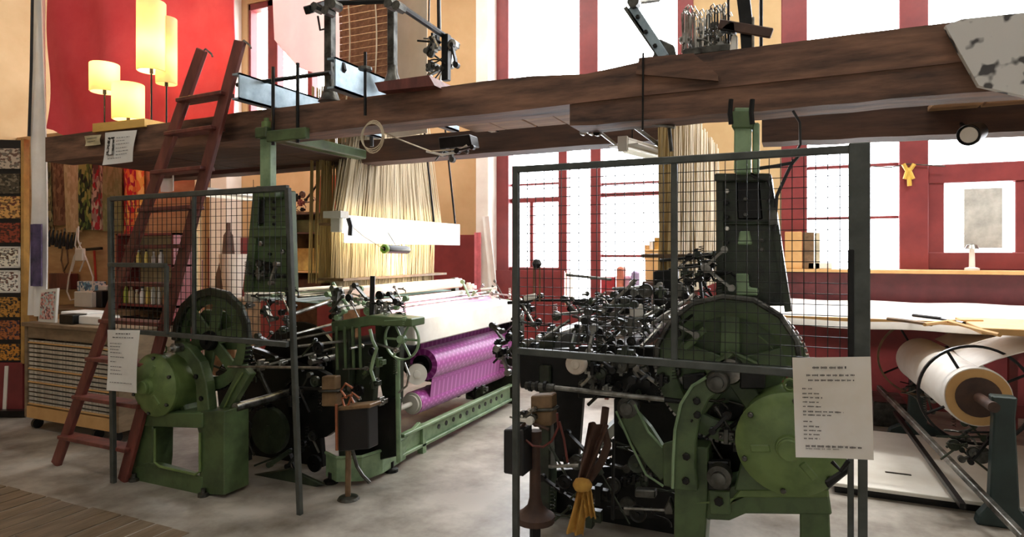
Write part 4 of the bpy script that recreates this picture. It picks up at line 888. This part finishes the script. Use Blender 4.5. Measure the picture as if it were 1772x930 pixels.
casting(G, [(1244,52),(1262,34),(1272,38),(1274,56)], 3.09, .05, IRON, 'clamp')
rod(G, (1260,-20), (1261,80), 3.15, r=.006, m=IRON); rod(G, (1317,-20), (1317,82), 3.15, r=.008, m=IRON); rod(G, (1303,30), (1303,86), 3.1, r=.006, m=STEEL)
casting(G, [(1262,90),(1266,60),(1276,60),(1276,90)], 3.12, .03, WHITEP, 'white_stay')
tag(build(MB().path([P(1372,192,Y=3.1), P(1384,212,Y=3.1), P(1385,250,Y=3.1), P(1378,262,Y=3.1)], .006), 'loop_cable', BLACKP, smooth=True), 'thin black cable looping under the front beam right of the green column', 'cable')
SPL = thing('spotlight', P(1680, 232, Y=3.9), 'black round spotlight under the beam at far right', 'spotlight')
c = P(1676, 234, Y=3.9); ax = Vector((-.45,-.8,-.25)).normalized()
build(MB().lathe(c, ax, [(.03,-.14),(.05,-.12),(.055,.0),(.052,.004),(.045,-.01)], 24), 'can', BLACKP, SPL, smooth=True); build(MB().lathe(c+ax*.0, ax, [(.04,-.012),(.04,-.004)], 20), 'lens', WHITEP, SPL)
build(MB().tube(c-ax*.06, c-ax*.06+Vector((.0,.32,.12)), .01), 'stem', BLACKP, SPL)

# ================================================================== LEFT CORNER
# picture rack facing the camera
def Pd(px, py, d): return P(px, py, d=d)
RK = thing('picture_rack', Pd(0, 715, 6.0), 'black rack with a column of framed pictures at far left', 'rack')
DV = EF*.05
D6 = 6.05
build(MB().prism([Pd(-60,240,D6), Pd(38,243,D6), Pd(38,628,D6), Pd(-60,628,D6)], DV), 'backboard', BLACKP, RK)
build(MB().prism([Pd(36,240,D6-.02), Pd(41,240,D6-.02), Pd(41,630,D6-.02), Pd(36,630,D6-.02)], DV*1.4), 'edge_strip', mat('gold_strip', (214,168,96), .4, .2), RK)
build(MB().prism([Pd(-60,628,D6-.02), Pd(39,628,D6-.02), Pd(39,712,D6-.02), Pd(-60,716,D6-.02)], DV*1.5), 'red_base', REDW, RK)
build(MB().prism([Pd(8,634,D6-.03), Pd(14,634,D6-.03), Pd(10,712,D6-.03), Pd(4,712,D6-.03)], EF*.01), 'white_stripe', WHITEP, RK)
build(MB().prism([Pd(-60,712,D6-.1), Pd(42,712,D6-.1), Pd(42,722,D6-.1), Pd(-60,724,D6-.1)], EF*.3), 'foot_bar', IRON, RK)
pcs = [((206,190,170),(120,90,76)), ((80,70,52),(130,120,100)), ((224,170,96),(110,60,40)), ((150,64,40),(60,30,24)), ((244,238,220),(96,70,50)), ((250,246,236),(120,84,70)), ((196,140,60),(30,24,22)), ((176,104,56),(50,40,60)), ((206,140,50),(30,30,40)), ]
ys = [(257,292),(301,335),(340,378),(386,420),(427,464),(468,507),(514,549),(555,588),(596,624)]
for i, ((y0, y1), (ca, cb)) in enumerate(zip(ys, pcs)):
    e = 0 if i not in (6,) else 4
    build(MB().prism([Pd(-34,y0,D6-.02), Pd(34,y0+e*.2,D6-.02), Pd(34,y1,D6-.02), Pd(-34,y1,D6-.02)], EF*.012), 'picture', patternmat('picture_print', ca, [cb, ca, tuple(int(v*.6) for v in ca)], 40+i*3, .4, stretch=(1,1,1.4)), RK)
    if i in (4, 5):
        for a, b in ((y0, y0+3), (y1-3, y1)): build(MB().prism([Pd(-34,a,D6-.03), Pd(34,a,D6-.03), Pd(34,b,D6-.03), Pd(-34,b,D6-.03)], EF*.01), 'white_border', WHITEP, RK)
        build(MB().prism([Pd(31,y0,D6-.03), Pd(34,y0,D6-.03), Pd(34,y1,D6-.03), Pd(31,y1,D6-.03)], EF*.01), 'white_border', WHITEP, RK)
# tray cabinet
CB = thing('tray_cabinet', (-5.55, 3.6, 0), 'low grey-brown cabinet on castors with many shallow trays behind the ladder', 'cabinet')
x0 = P(42, 700, Y=3.35).x; x1 = P(205, 700, Y=3.35).x
CAB = mat('grey_brown_wood', (150,128,100), .6, 0, (112,92,70), 5, (1,1,3)); TRAY = mat('silver_trays', (226,224,216), .3, .35, (150,144,132), 14, (4,1,1), .2)
build(MB().box((x0, 3.35, .10), (x0+.035, 3.92, .90)), 'side_panel', CAB, CB, bevel=.004); build(MB().box((x1-.035, 3.35, .10), (x1, 3.92, .90)), 'side_panel', CAB, CB, bevel=.004)
build(MB().box((x0+.035, 3.88, .10), (x1-.035, 3.92, .90)), 'back_panel', IRON, CB); build(MB().box((x0-.01, 3.33, .90), (x1+.01, 3.95, .935)), 'top', CAB, CB, bevel=.004)
build(MB().box((x0+.035, 3.36, .80), (x1-.035, 3.39, .90)), 'top_rail', CAB, CB); build(MB().box((x0+.035, 3.35, .10), (x1-.035, 3.39, .20)), 'plinth', CARDB, CB)
for i in range(15):
    z = .215+i*.0385
    build(MB().box((x0+.04, 3.37, z), (x1-.04, 3.86, z+.006)).box((x0+.04, 3.365, z), (x1-.04, 3.372, z+.027)), 'tray', TRAY, CB)
    if i in (0, 5, 8, 14): build(MB().box((x0+.04, 3.357, z), (x1-.04, 3.365, z+.012)), 'tray_lip', CARDB, CB)
build(MB().box((x0+.04,3.50,.2),(x1-.04,3.52,.8)), 'paper_stack', TRAY, CB)
for xx in (x0+.1, x1-.1, (x0+x1)/2+.3):
    build(MB().lathe((xx, 3.40, .045), (1,0,0), [(.045,-.015),(.045,.015)], 16).box((xx-.01, 3.38, .05), (xx+.01, 3.42, .10)), 'castor', BLACKP, CB)
# bench behind
BN = thing('workbench', (-5.9, 4.2, 0), 'cluttered workbench under the tool board', 'workbench')
build(MB().box((-7.4, 4.02, .92), (-6.02, 4.58, .97)), 'worktop', BROWNB, BN, bevel=.004)
for xx in (-7.3, -6.1):
    for yy in (4.1, 4.5): build(MB().box((xx-.03, yy-.03, 0), (xx+.03, yy+.03, .92)), 'leg', BROWNB, BN)
build(MB().box((-7.3, 4.2, .45), (-6.1, 4.55, .48)), 'lower_shelf', BROWNB, BN)
def small_box(name, px0, px1, y0, y1, Y, dp, m, label, cat='box', z=None, group=None):
    a = P(px0, y1, Y=Y); b = P(px1, y0, Y=Y); zb_ = a.z if z is None else z
    o = build(MB().box((a.x, Y, zb_), (b.x, Y+dp, max(b.z, zb_+.02))), name, m, bevel=.006)
    return tag(o, label, cat, group)
ZB = .971; ZC_ = .936
small_box('white_carton', 128, 158, 506, 531, 4.25, .18, WHITEP, 'white carton on the workbench under the white cables', z=ZB)
small_box('printed_carton', 133, 165, 488, 506, 4.45, .12, patternmat('blue_print', (226,230,230), [(120,170,200),(240,240,236),(90,120,150)], 40), 'carton with blue print behind the white carton', z=ZB)
small_box('black_case', 160, 176, 504, 528, 4.3, .14, BLACKP, 'small black case at the right end of the workbench', z=ZB)
small_box('pale_carton', 165, 184, 495, 520, 4.48, .10, WHITEP, 'pale blue-white carton beside the hammer', z=ZB)
small_box('wooden_rack', 84, 122, 474, 500, 4.5, .09, LADM, 'red-brown wooden rack fixed low on the tool board', 'rack')
pc = thing('picture_card', P(80, 556, Y=3.42), 'framed picture card leaning on the cabinet top', 'picture')
q = pp([(70,502),(99,499),(95,556),(66,556)], 3.42)
for p in q[2:]: p.z = ZC_
build(MB().prism(q, (0, .02, 0)), 'frame', WHITEP, pc); ce = sum(q, Vector())/4
build(MB().prism([ce+(p-ce)*.82-Vector((0,.004,0)) for p in q], (0,.003,0)), 'print', patternmat('pink_print', (206,140,130), [(180,200,196),(220,190,180),(130,90,90)], 60), pc)
small_box('white_papers', 105, 150, 542, 550, 3.6, .22, PAPER, 'loose white papers on the cabinet top', 'papers', z=ZC_)
small_box('cream_papers', 134, 172, 549, 554, 3.45, .18, PAPER, 'thin cream sheets near the front edge of the cabinet top', 'papers', z=ZC_)
small_box('black_tool_tray', 102, 126, 546, 556, 3.40, .12, IRON, 'black tool tray on the cabinet top by the picture card', 'tray', z=ZC_)
# tools on board
TB = P(140, 430, Y=4.58)
rr = random.Random(9)
for i in range(9):
    px = 80+i*6.4; y0 = 400+rr.uniform(-3,3)+i*.8; p = P(px, y0, Y=4.57); ln = rr.uniform(.15,.2)
    T_ = thing('pliers', p-Vector((0,0,ln)), '%s black-handled pliers from the left in the row on the tool board' % ['first','second','third','fourth','fifth','sixth','seventh','eighth','ninth'][i], 'pliers', 'pliers on the tool board')
    for s in (-1, 1): build(MB().path([p, p+Vector((.006*s,-.01,-.05)), p+Vector((.018*s,-.012,-.10)), p+Vector((.012*s,-.012,-ln))], .010), 'handle', BLACKP, T_)
    build(MB().bar(p+Vector((0,0,.04)), p, .02, .012), 'jaw', STEEL, T_)
H = thing('hammer', P(161, 490, Y=4.56), 'hammer with a red handle hanging on the tool board', 'hammer')
build(MB().tube(P(163,434,Y=4.56), P(166,488,Y=4.56), .012), 'handle', mat('red_handle', (206,60,40), .5), H); build(MB().bar(P(150,432,Y=4.55), P(176,430,Y=4.55), .035, .03), 'head', IRON, H, bevel=.005)
WC = thing('white_cables', P(135, 520, Y=4.4), 'white flex hanging in loops from above the workbench', 'cable')
for q in ([(136,392),(135,415),(138,425),(128,445),(119,480),(116,505),(122,520),(130,518)], [(138,425),(146,440),(154,460),(161,480),(160,500),(150,512)], [(134,395),(130,425),(136,440),(146,450),(138,470)], [(140,420),(132,440),(124,470)]):
    build(MB().path(pp(q, 4.42), .008), 'flex', WHITEP, WC, smooth=True)
build(MB().box(P(132,452,Y=4.42)-Vector((0,.02,0)), P(146,430,Y=4.42)+Vector((0,.02,0))), 'socket_block', WHITEP, WC, bevel=.01)
for q in ([(108,430),(106,450),(112,476)], [(116,432),(118,455),(110,470)]): tag(build(MB().path(pp(q, 4.56), .009), 'hanging_strap', BROWNB), 'brown strap hanging on the tool board left of the cables' if q[0][0] == 108 else 'second brown strap, nearer the white cables', 'strap')
# textile samples hanging above
samp = [(72,90,262,392,(110,100,66),[(60,56,40),(150,140,100)],'narrow olive patterned textile sample, first in the hanging row'),
 (88,112,262,390,(120,84,60),[(96,60,44),(140,104,76)],'brown textile sample with a red-brown lower half'),
 (111,139,256,402,(190,164,126),[(178,152,114),(200,176,140)],'plain beige textile sample in the hanging row'),
 (138,162,256,398,(28,32,24),[(90,110,50),(40,60,30),(150,150,80)],'black and green floral textile sample'),
 (161,180,252,398,(150,120,110),[(160,40,50),(190,170,150),(90,70,60)],'red and beige striped textile sample left of the green one'),
 (180,213,286,400,(126,130,84),[(120,122,78),(140,140,96)],'dull green textile sample hanging under the tilted sheet'),
 (212,234,246,425,(214,120,60),[(196,40,44),(232,180,90),(160,30,60)],'orange and red printed textile sample'),
 (234,246,240,400,(226,186,84),[(220,120,60),(240,210,120)],'narrow yellow textile strip, last in the hanging row')]
for a, b, y0, y1, c0, cs, lb_ in samp:
    A0 = P(a, y0, Y=4.54); B0 = P(b, y1, Y=4.54); ph = a*.3
    tag(build(MB().sheet(lambda u, v: (A0.x+(B0.x-A0.x)*u, 4.54+.018*math.sin(u*6+ph+v*2), B0.z+(A0.z-B0.z)*v), 6, 6, .006), 'textile_sample', patternmat('sample_print', c0, cs, 38, .85, stretch=(1,1,.45)), smooth=True), lb_, 'textile', 'textile samples above the workbench')
tag(build(MB().bar(P(68,258,Y=4.56), P(250,250,Y=4.56), .02, .07, (0,0,1)), 'sample_rail', IRON), 'dark rail carrying the textile samples', 'rail')
# bottle shelf behind the fence
BS = thing('bottle_shelf', (P(250,560,Y=4.35).x, 4.4, 0), 'shelf unit with small bottles behind the hatch of the left fence', 'shelf')
sx0 = P(200,500,Y=4.3).x; sx1 = P(300,500,Y=4.3).x
for py, nm in ((404,'shelf'),(458,'shelf'),(528,'shelf'),(556,'shelf')):
    z = P(250, py, Y=4.3).z; build(MB().box((sx0, 4.3, z-.02), (sx1, 4.55, z)), nm, REDW, BS)
for xx in (sx0, sx1-.03): build(MB().box((xx, 4.3, 0), (xx+.03, 4.55, P(250,404,Y=4.3).z)), 'upright', REDW, BS)
build(MB().box((sx0, 4.56, .9), (sx1, 4.58, 1.75)), 'back', mat('cream_back', (206,186,140), .7), BS)
rr = random.Random(3)
cols = [(236,236,226),(196,206,80),(240,220,120),(210,210,200),(180,120,80),(150,160,90),(250,250,246),(220,200,160)]
for i in range(15):
    up = i >= 9; px = (208+i*9.6) if not up else (214+(i-9)*13); py = 528 if not up else 458
    p = P(px, py, Y=4.38); p.z = P(250, py, Y=4.3).z; h = rr.uniform(.09,.22) if not up else rr.uniform(.08,.14); r = rr.uniform(.018,.028); ci = rr.randrange(8)
    T_ = thing('bottle', p, '%s small bottle, %s from the left on the %s shelf behind the left fence' % (['white','olive','pale yellow','grey-white','tan','dull green','bright white','cream'][ci], ['first','second','third','fourth','fifth','sixth','seventh','eighth','ninth'][i if not up else i-9], 'upper' if up else 'lower'), 'bottle', 'bottles on the shelf behind the fence')
    build(MB().lathe(p, (0,0,1), [(r,0),(r,h*.7),(r*.5,h*.85),(r*.5,h)], 14), 'body', mat('bottle_%d' % ci, cols[ci], .3, bump=0), T_, smooth=True)
    build(MB().lathe(p+Vector((0,0,h)), (0,0,1), [(r*.6,0),(r*.6,.02)], 12), 'cap', WHITEP if i % 2 else BLACKP, [o for o in T_.children][0])
small_box('yellow_can', 312, 331, 494, 514, 4.7, .1, mat('yellow_tin', (236,206,60), .4), 'yellow can behind the fence beside the gear guard', 'can')
small_box('red_brown_board', 262, 330, 330, 452, 4.95, .05, LADM, 'red-brown board leaning behind the ladder', 'board')
small_box('red_brown_board', 300, 345, 450, 700, 4.9, .05, LADM, 'tall red-brown board standing behind the gear wheel', 'board', z=0)
# tool bar with hanging steel parts
HB = thing('hanging_hardware', P(300, 400, Y=4.85), 'steel hooks and clamps hanging from a bar behind the ladder', 'hardware')
clutter(HB, 280, 340, 316, 400, 4.8, 4.9, 14, 81, 1.0, [STEEL, WHITEP, DSTEEL]); build(MB().bar(P(225,407,Y=4.85), P(300,407,Y=4.85), .02, .04), 'bar', STEEL, HB)
tag(build(MB().sheet(lambda u, v: (P(278,332,Y=4.2).x+.20*u, 4.2+.03*math.sin(u*4), P(285,332,Y=4.2).z+.15*v), 4, 4, .01), 'white_rag', WCLOTH, smooth=True), 'white rag hanging just behind the ladder rung', 'rag')
bk = thing('white_bin', P(404, 660, Y=5.6), 'white tapered bin raised on a crate between ladder and tower', 'bin')
c = P(403, 515, Y=5.6); r1 = 23/1100*((c-Vector((0,0,0))).dot(EF)); h = P(403,440,Y=5.6).z-c.z
build(MB().lathe(c, (0,0,1), [(r1*.6,0),(r1,h),(r1*.95,h),(r1*.55,.01)], 28, True).lathe(c,(0,0,1),[(.001,0),(r1*.6,0),(r1*.6,.01)],28), 'body', WHITEP, bk, smooth=True)
build(MB().box((c.x-.25, c.y-.2, 0), (c.x+.25, c.y+.2, c.z)), 'crate', BROWNB, bk, bevel=.01)
fz = P(395,440,Y=6.2)
tag(build(MB().lathe((fz.x, fz.y, 0), (0,0,1), [(.16,0),(.16,fz.z-.3),(.08,fz.z),(.06,fz.z+.25),(.03,fz.z+.3),(.03,fz.z+.42)], 16), 'dark_flask', LEATHER, smooth=True), 'dark tall flask form standing behind the white bin', 'flask')
# shelving behind left loom
S = thing('shelving', (P(540,500,Y=6.4).x, 6.6, 0), 'shelving with dark oddments behind the left loom tower', 'shelf')
sx0 = P(500,500,Y=6.4).x; sx1 = P(580,500,Y=6.4).x
for py in (368, 402, 470, 506): z = P(540, py, Y=6.4).z; build(MB().box((sx0, 6.4, z-.02), (sx1, 6.9, z)), 'shelf', CARDB if py > 460 else LEATHER, S)
for xx in (sx0, sx1-.03): build(MB().box((xx, 6.4, 0), (xx+.03, 6.9, 2.1)), 'upright', BROWNB, S)
build(MB().box((sx0, 6.91, .9), (sx1, 6.93, 2.6)), 'back', mat('rust_board', (176,84,56), .6), S)
def on(name, px0, px1, py, h, m, label, cat, Y=6.5):
    z = P(540, py, Y=6.4).z; a = P(px0, py, Y=Y).x; b = P(px1, py, Y=Y).x
    return tag(build(MB().box((a, Y, z), (b, Y+.25, z+h)), name, m, bevel=.01), label, cat)
on('green_crate', 507, 574, 402, .17, GREEN, 'green crate on the shelving behind the left loom', 'crate')
on('yellow_parcel', 508, 545, 470, .30, mat('straw_cloth', (196,176,100), .8, 0, (150,130,70), 8), 'straw-coloured parcel on the shelving below the green crate', 'parcel'); on('dark_box', 512, 555, 506, .16, LEATHER, 'dark red-brown box low on the shelving', 'box')
on('straw_sack', 548, 574, 470, .34, MATS['straw_cloth'], 'second straw-coloured parcel, at the right of the shelf', 'parcel')
clutter(S, 508, 320, 540, 365, 6.5, 6.7, 12, 82, 1.3, [IRON, RUBBER, LEATHER]); 
# ================================================================== WINDOW SIDE, RIGHT
SH = thing('window_shelf', (1.2, 7.25, 1.3), 'long wooden shelf with a dark apron under the right window', 'shelf')
sx0 = P(1352,470,Y=7.1).x
build(MB().box((sx0, 7.08, 1.345), (3.6, YB-.01, 1.38)), 'board', CARDB, SH, bevel=.004); build(MB().box((sx0, 7.14, 1.06), (3.6, 7.17, 1.345)), 'apron', mat('dark_maroon', (104,42,46), .5), SH)
for xx in (sx0+.05, 1.2, 2.4, 3.4): build(MB().box((xx, 7.17, 1.0), (xx+.05, YB-.03, 1.34)), 'bracket', REDW, SH)
ZS = 1.381
def sill(name, px0, px1, y0, m, label, cat='box', Y=7.14, dp=.16): return small_box(name, px0, px1, y0, 468, Y, dp, m, label, cat, z=ZS)
sill('cardboard_box', 1358, 1388, 401, CARDB, 'pale cardboard box on the window shelf, left of the pair'); sill('cardboard_box', 1389, 1409, 402, BROWNB, 'browner cardboard box beside the pale one on the window shelf')
sill('cream_file', 1410, 1419, 403, mat('cream_file_board', (224,212,180), .6), 'narrow cream file standing beside the browner box', 'file')
sill('white_box', 1398, 1440, 455, WHITEP, 'low white box on the window shelf behind the mesh')
cn = thing('table_lamp', P(1682, 466, Y=7.2), 'small cream candlestick lamp on the window shelf at far right', 'lamp'); c = P(1682, 466, Y=7.22); c.z = ZS
build(MB().lathe(c, (0,0,1), [(.06,0),(.06,.02),(.025,.03),(.022,.2),(.03,.22)], 16), 'base', WHITEP, cn, smooth=True); build(MB().lathe(c+Vector((0,0,.2)), (0,0,1), [(.06,0),(.04,.04),(.01,.05)], 16), 'drip_tray', STEEL, cn, smooth=True)
tag(build(MB().box((P(1668,340,Y=7.47).x, 7.47, P(1700,430,Y=7.47).z), (P(1735,340,Y=7.47).x, 7.48, P(1700,326,Y=7.47).z)), 'grey_blind', mat('grey_blind_cloth', (196,196,190), .8)), 'grey blind panel in the small casement at far right', 'blind')
Y_ = thing('yellow_ribbon', P(1572, 320, Y=7.36), 'yellow ribbon tied to a string on the red window post', 'ribbon')
rb = mat('yellow_ribbon_cloth', (226,186,80), .5)
for q in ([(1563,284),(1570,296),(1566,310)], [(1582,284),(1574,296),(1580,310)], [(1572,294),(1574,322)]): build(MB().path(pp(q, 7.36), .02), 'ribbon_end', rb, Y_)
build(MB().lathe(P(1572,295,Y=7.36), (0,1,0), [(.01,-.02),(.03,0),(.01,.02)], 10), 'knot', rb, Y_)
tag(build(MB().path([P(1508,288,Y=7.37), P(1540,290,Y=7.37), P(1572,284,Y=7.37), P(1636,288,Y=7.37)], .006), 'string_line', DSTEEL), 'thin string strung across the right window posts', 'string')
# oddments seen through the mesh in window 1
cd = thing('paper_roll_bin', P(1133, 520, Y=6.9), 'tan cardboard bin of paper rolls standing before the left window', 'bin')
a = P(1116,487,Y=6.8); b = P(1150,432,Y=6.8); build(MB().box((a.x, 6.8, a.z), (b.x, 7.0, b.z)), 'carton', CARDB, cd, bevel=.01)
build(MB().box((a.x-.02, 6.75, .0), (b.x+.3, 7.1, a.z)), 'stand', LEATHER, cd, bevel=.01)
for i, px in enumerate((1120,1128,1137,1144)): p = P(px, 434, Y=6.9); build(MB().tube(p-Vector((0,0,.1)), p+Vector((0,0,.06+.04*(i%3))), .03), 'paper_roll', (CARDB, WHITEP, RAG, CARDB)[i], cd)
tb = thing('side_table', P(1080, 520, Y=6.6), 'small table with folded pink and white cloths before the left window', 'table')
a = P(1046,516,Y=6.5).x; b = P(1112,516,Y=6.5).x; z = P(1080,505,Y=6.5).z
build(MB().box((a, 6.5, z-.04), (b, 7.0, z)), 'top', LADM, tb); [build(MB().box((xx, yy, 0), (xx+.04, yy+.04, z-.04)), 'leg', LADM, tb) for xx in (a, b-.04) for yy in (6.5, 6.95)]
for i, (px0, px1, y0, m) in enumerate(((1066,1078,462,mat('salmon_cloth', (236,140,110), .8)), (1079,1090,478,mat('pink_cloth', (232,170,190), .8)), (1091,1102,470,mat('lilac_cloth', (200,180,220), .8)))):
    p0 = P(px0, 505, Y=6.6); p1 = P(px1, y0, Y=6.6)
    tag(build(MB().box((p0.x, 6.6, z+.001), (p1.x, 6.75, p1.z)), 'yarn_cone', m, bevel=.02), ('salmon', 'pink', 'lilac')[i]+' upright yarn pack on the small table before the left window', 'yarn')
small_box('red_box', 1040, 1064, 480, 516, 6.7, .2, mat('bright_red_box', (206,60,70), .5), 'red box beside the yarn packs before the left window', z=None)
# pink banner by the white jamb
tag(build(MB().sheet(lambda u, v: (P(822,405,Y=7.1).x+.10*u-.02, 7.12+.02*math.sin(u*5), .95+.85*v), 4, 8, .01), 'pink_banner', mat('pink_banner_cloth', (236,130,140), .8), smooth=True), 'pink cloth strip hanging beside the white pipe', 'cloth')
tag(build(MB().sheet(lambda u, v: (P(834,405,Y=7.1).x+.10*u+.12*(1-v), 7.11+.02*math.sin(u*5), 1.0+1.0*v), 4, 8, .01), 'cream_curtain', WCLOTH, smooth=True), 'cream curtain edge gathered beside the pink strip', 'curtain')
# long table with white cloth
TT = thing('cutting_table', (1.4, 6.1, 0), 'long trestle table behind the right fence', 'table')
tx0 = P(1362,540,Y=6.2).x-.1
build(MB().box((tx0, 5.35, 1.02), (3.4, 6.95, 1.06)), 'tabletop', CARDB, TT)
for xx in (tx0+.1, 1.7, 3.3):
    for yy in (5.5, 6.8): build(MB().box((xx-.03, yy-.03, 0), (xx+.03, yy+.03, 1.02)), 'leg', REDW, TT)
def tcl(u, v):
    yy = 5.28+1.7*v; z = 1.075+.006*math.sin(u*30+v*7)
    if v < .08: z -= (.08-v)*1.1
    return (tx0-.03+(3.45-tx0)*u, max(yy, 5.33), z)
tag(build(MB().sheet(tcl, 30, 24, .008, (0,0,1)), 'white_table_cover', WCLOTH, smooth=True), 'white cloth covering the long table under the window', 'cloth')
for i, (q, lbl, m) in enumerate(([[(1536,552),(1570,556),(1612,562)], 'brown batten lying at the left of the white table cover', BROWNB], [[(1580,546),(1630,552),(1668,560)], 'dark stick lying across the white table cover', IRON], [[(1600,562),(1650,556),(1700,556)], 'pale wooden lath on the near edge of the table cover', CARDB], [[(1640,556),(1690,570),(1730,580)], 'brown paper strip at the right of the table cover', CARDB])):
    pts = [P(a_, b_, Z=1.093+.004*i) for a_, b_ in q]
    tag(build(MB().path(pts, .012), 'batten', m), lbl, 'batten')
# warp beam stand with white cloth roll
WB = thing('warp_beam_stand', (.95, 5.4, 0), 'large roll of white cloth between ringed flanges on dark stands at far right', 'cloth roll')
ax0 = Vector((.92, 6.15, .67)); ax1 = Vector((1.0, 4.45, .68)); ad = (ax1-ax0)
build(MB().lathe(ax0, ad, [(.165,.0),(.175,.02),(.18,1.5),(.175,1.52)], 40), 'cloth_roll', WCLOTH, WB, smooth=True)
build(MB().lathe(ax0, ad, [(.13,1.515),(.17,1.525)], 40), 'roll_end', CARDB, WB); build(MB().lathe(ax0, ad, [(.03,-.15),(.03,1.515),(.12,1.515),(.12,1.53),(.03,1.535),(.03,1.8)], 28), 'core', LEATHER, WB, smooth=True)
for t, m in ((-.03, BROWNB), (1.45, IRON)):
    c = ax0+ad.normalized()*t
    build(MB().lathe(c, ad, [(.29,-.012),(.305,-.012),(.305,.012),(.29,.012)], 48, True), 'flange_ring', m, WB, smooth=True)
    u_ = ad.normalized(); s1 = Vector((0,0,1)); s2 = u_.cross(s1).normalized()
    for k in range(4):
        a = k*math.pi/2+.5; d = s1*math.cos(a)+s2*math.sin(a); build(MB().tube(c+d*.04, c+d*.295, .009, 6), 'flange_spoke', IRON, WB)
for yy in (6.25, 4.38):
    xx = .92 if yy > 6 else 1.06
    fw = 1 if yy > 6 else .6
    mb = MB().prism([(xx-.22*fw, yy, 0), (xx+.22*fw, yy, 0), (xx+.20*fw, yy, .05), (xx+.07, yy, .12), (xx+.05, yy, .62), (xx+.06, yy, .74), (xx-.06, yy, .74), (xx-.05, yy, .62), (xx-.07, yy, .12), (xx-.20*fw, yy, .05)], (0, .08, 0))
    build(mb, 'stand', mat('dark_teal_iron', (52,68,66), .45, .2), WB, bevel=.008)
build(MB().bar((.62, 6.1, .42), (1.05, 4.0, .10), .035, .04), 'long_bar', STEEL, WB, bevel=.004); build(MB().bar((.75, 6.2, .2), (.85, 4.3, .12), .03, .03), 'long_bar', IRON, WB)
clutter(WB, 1570, 660, 1625, 700, 6.0, 6.2, 10, 91, 1.2, [DSTEEL, IRON, STEEL]); clutter(WB, 1640, 700, 1700, 800, 4.5, 4.8, 16, 92, 1.2, [DSTEEL, IRON, GREEND])
def slope_sheet(u, v):
    return (1.0+.75*v+.02*math.sin(u*6), 6.0-1.35*u, .855+.28*v**.8+.0)
tag(build(MB().sheet(slope_sheet, 8, 8, .006, (0,0,1)), 'white_web', WCLOTH, smooth=True), 'white cloth running up from the big roll toward the table', 'cloth')
tag(build(MB().box((1.0, 4.6, 1.06), (3.2, 5.3, 1.10)), 'ply_sheet', CARDB, bevel=.004), 'pale wooden sheet bridging the roll and the white table at far right', 'board')
for xx in (1.9, 3.0): tag(build(MB().box((xx, 4.7, 0), (xx+.06, 4.76, 1.06)), 'trestle_leg', REDW), 'red post under the pale wooden sheet, ' + ('nearer the cloth roll' if xx < 2 else 'farther from the cloth roll'), 'post', 'posts under the wooden sheet')
# low white platform
PL = thing('low_platform', (1.3, 5.3, 0), 'low white board platform on the floor under the cloth roll', 'platform')
build(MB().box((.2, 4.56, .05), (2.9, 6.02, .075)), 'white_board', WHITEP, PL, bevel=.004); build(MB().box((.22, 4.6, 0), (2.88, 5.98, .05)), 'dark_frame', IRON, PL)
build(MB().box((P(1545,850,Z=.08).x, 4.9, .076), (P(1545,850,Z=.08).x+.15, 4.92, .08)), 'smudge_tape', DSTEEL, PL)
bx_ = small_box('grey_unit', 1512, 1570, 700, 760, 6.5, .5, DSTEEL, 'dull grey low unit against the wall behind the notice', z=0)
# unseen battens added overhead as fill light for the hall
for i, (lx, ly) in enumerate(FILL_LAMPS):
    T = thing('fill_batten', (lx, ly, 5.6), 'unseen white batten added as fill light high above ' + ['the white cutting table at right', 'the worn floor boards at left', 'the floor in front of the left loom', 'the floor in front of the right loom', 'the left loom', 'the right loom', 'the workbench corner'][i], 'light', 'unseen battens added as fill light')
    build(MB().box((lx-.8, ly-.18, 5.6), (lx+.8, ly+.18, 5.66)), 'housing', WHITEP, T); build(MB().tube((lx, ly, 5.66), (lx, ly, 5.699), .02), 'stem', WHITEP, T)
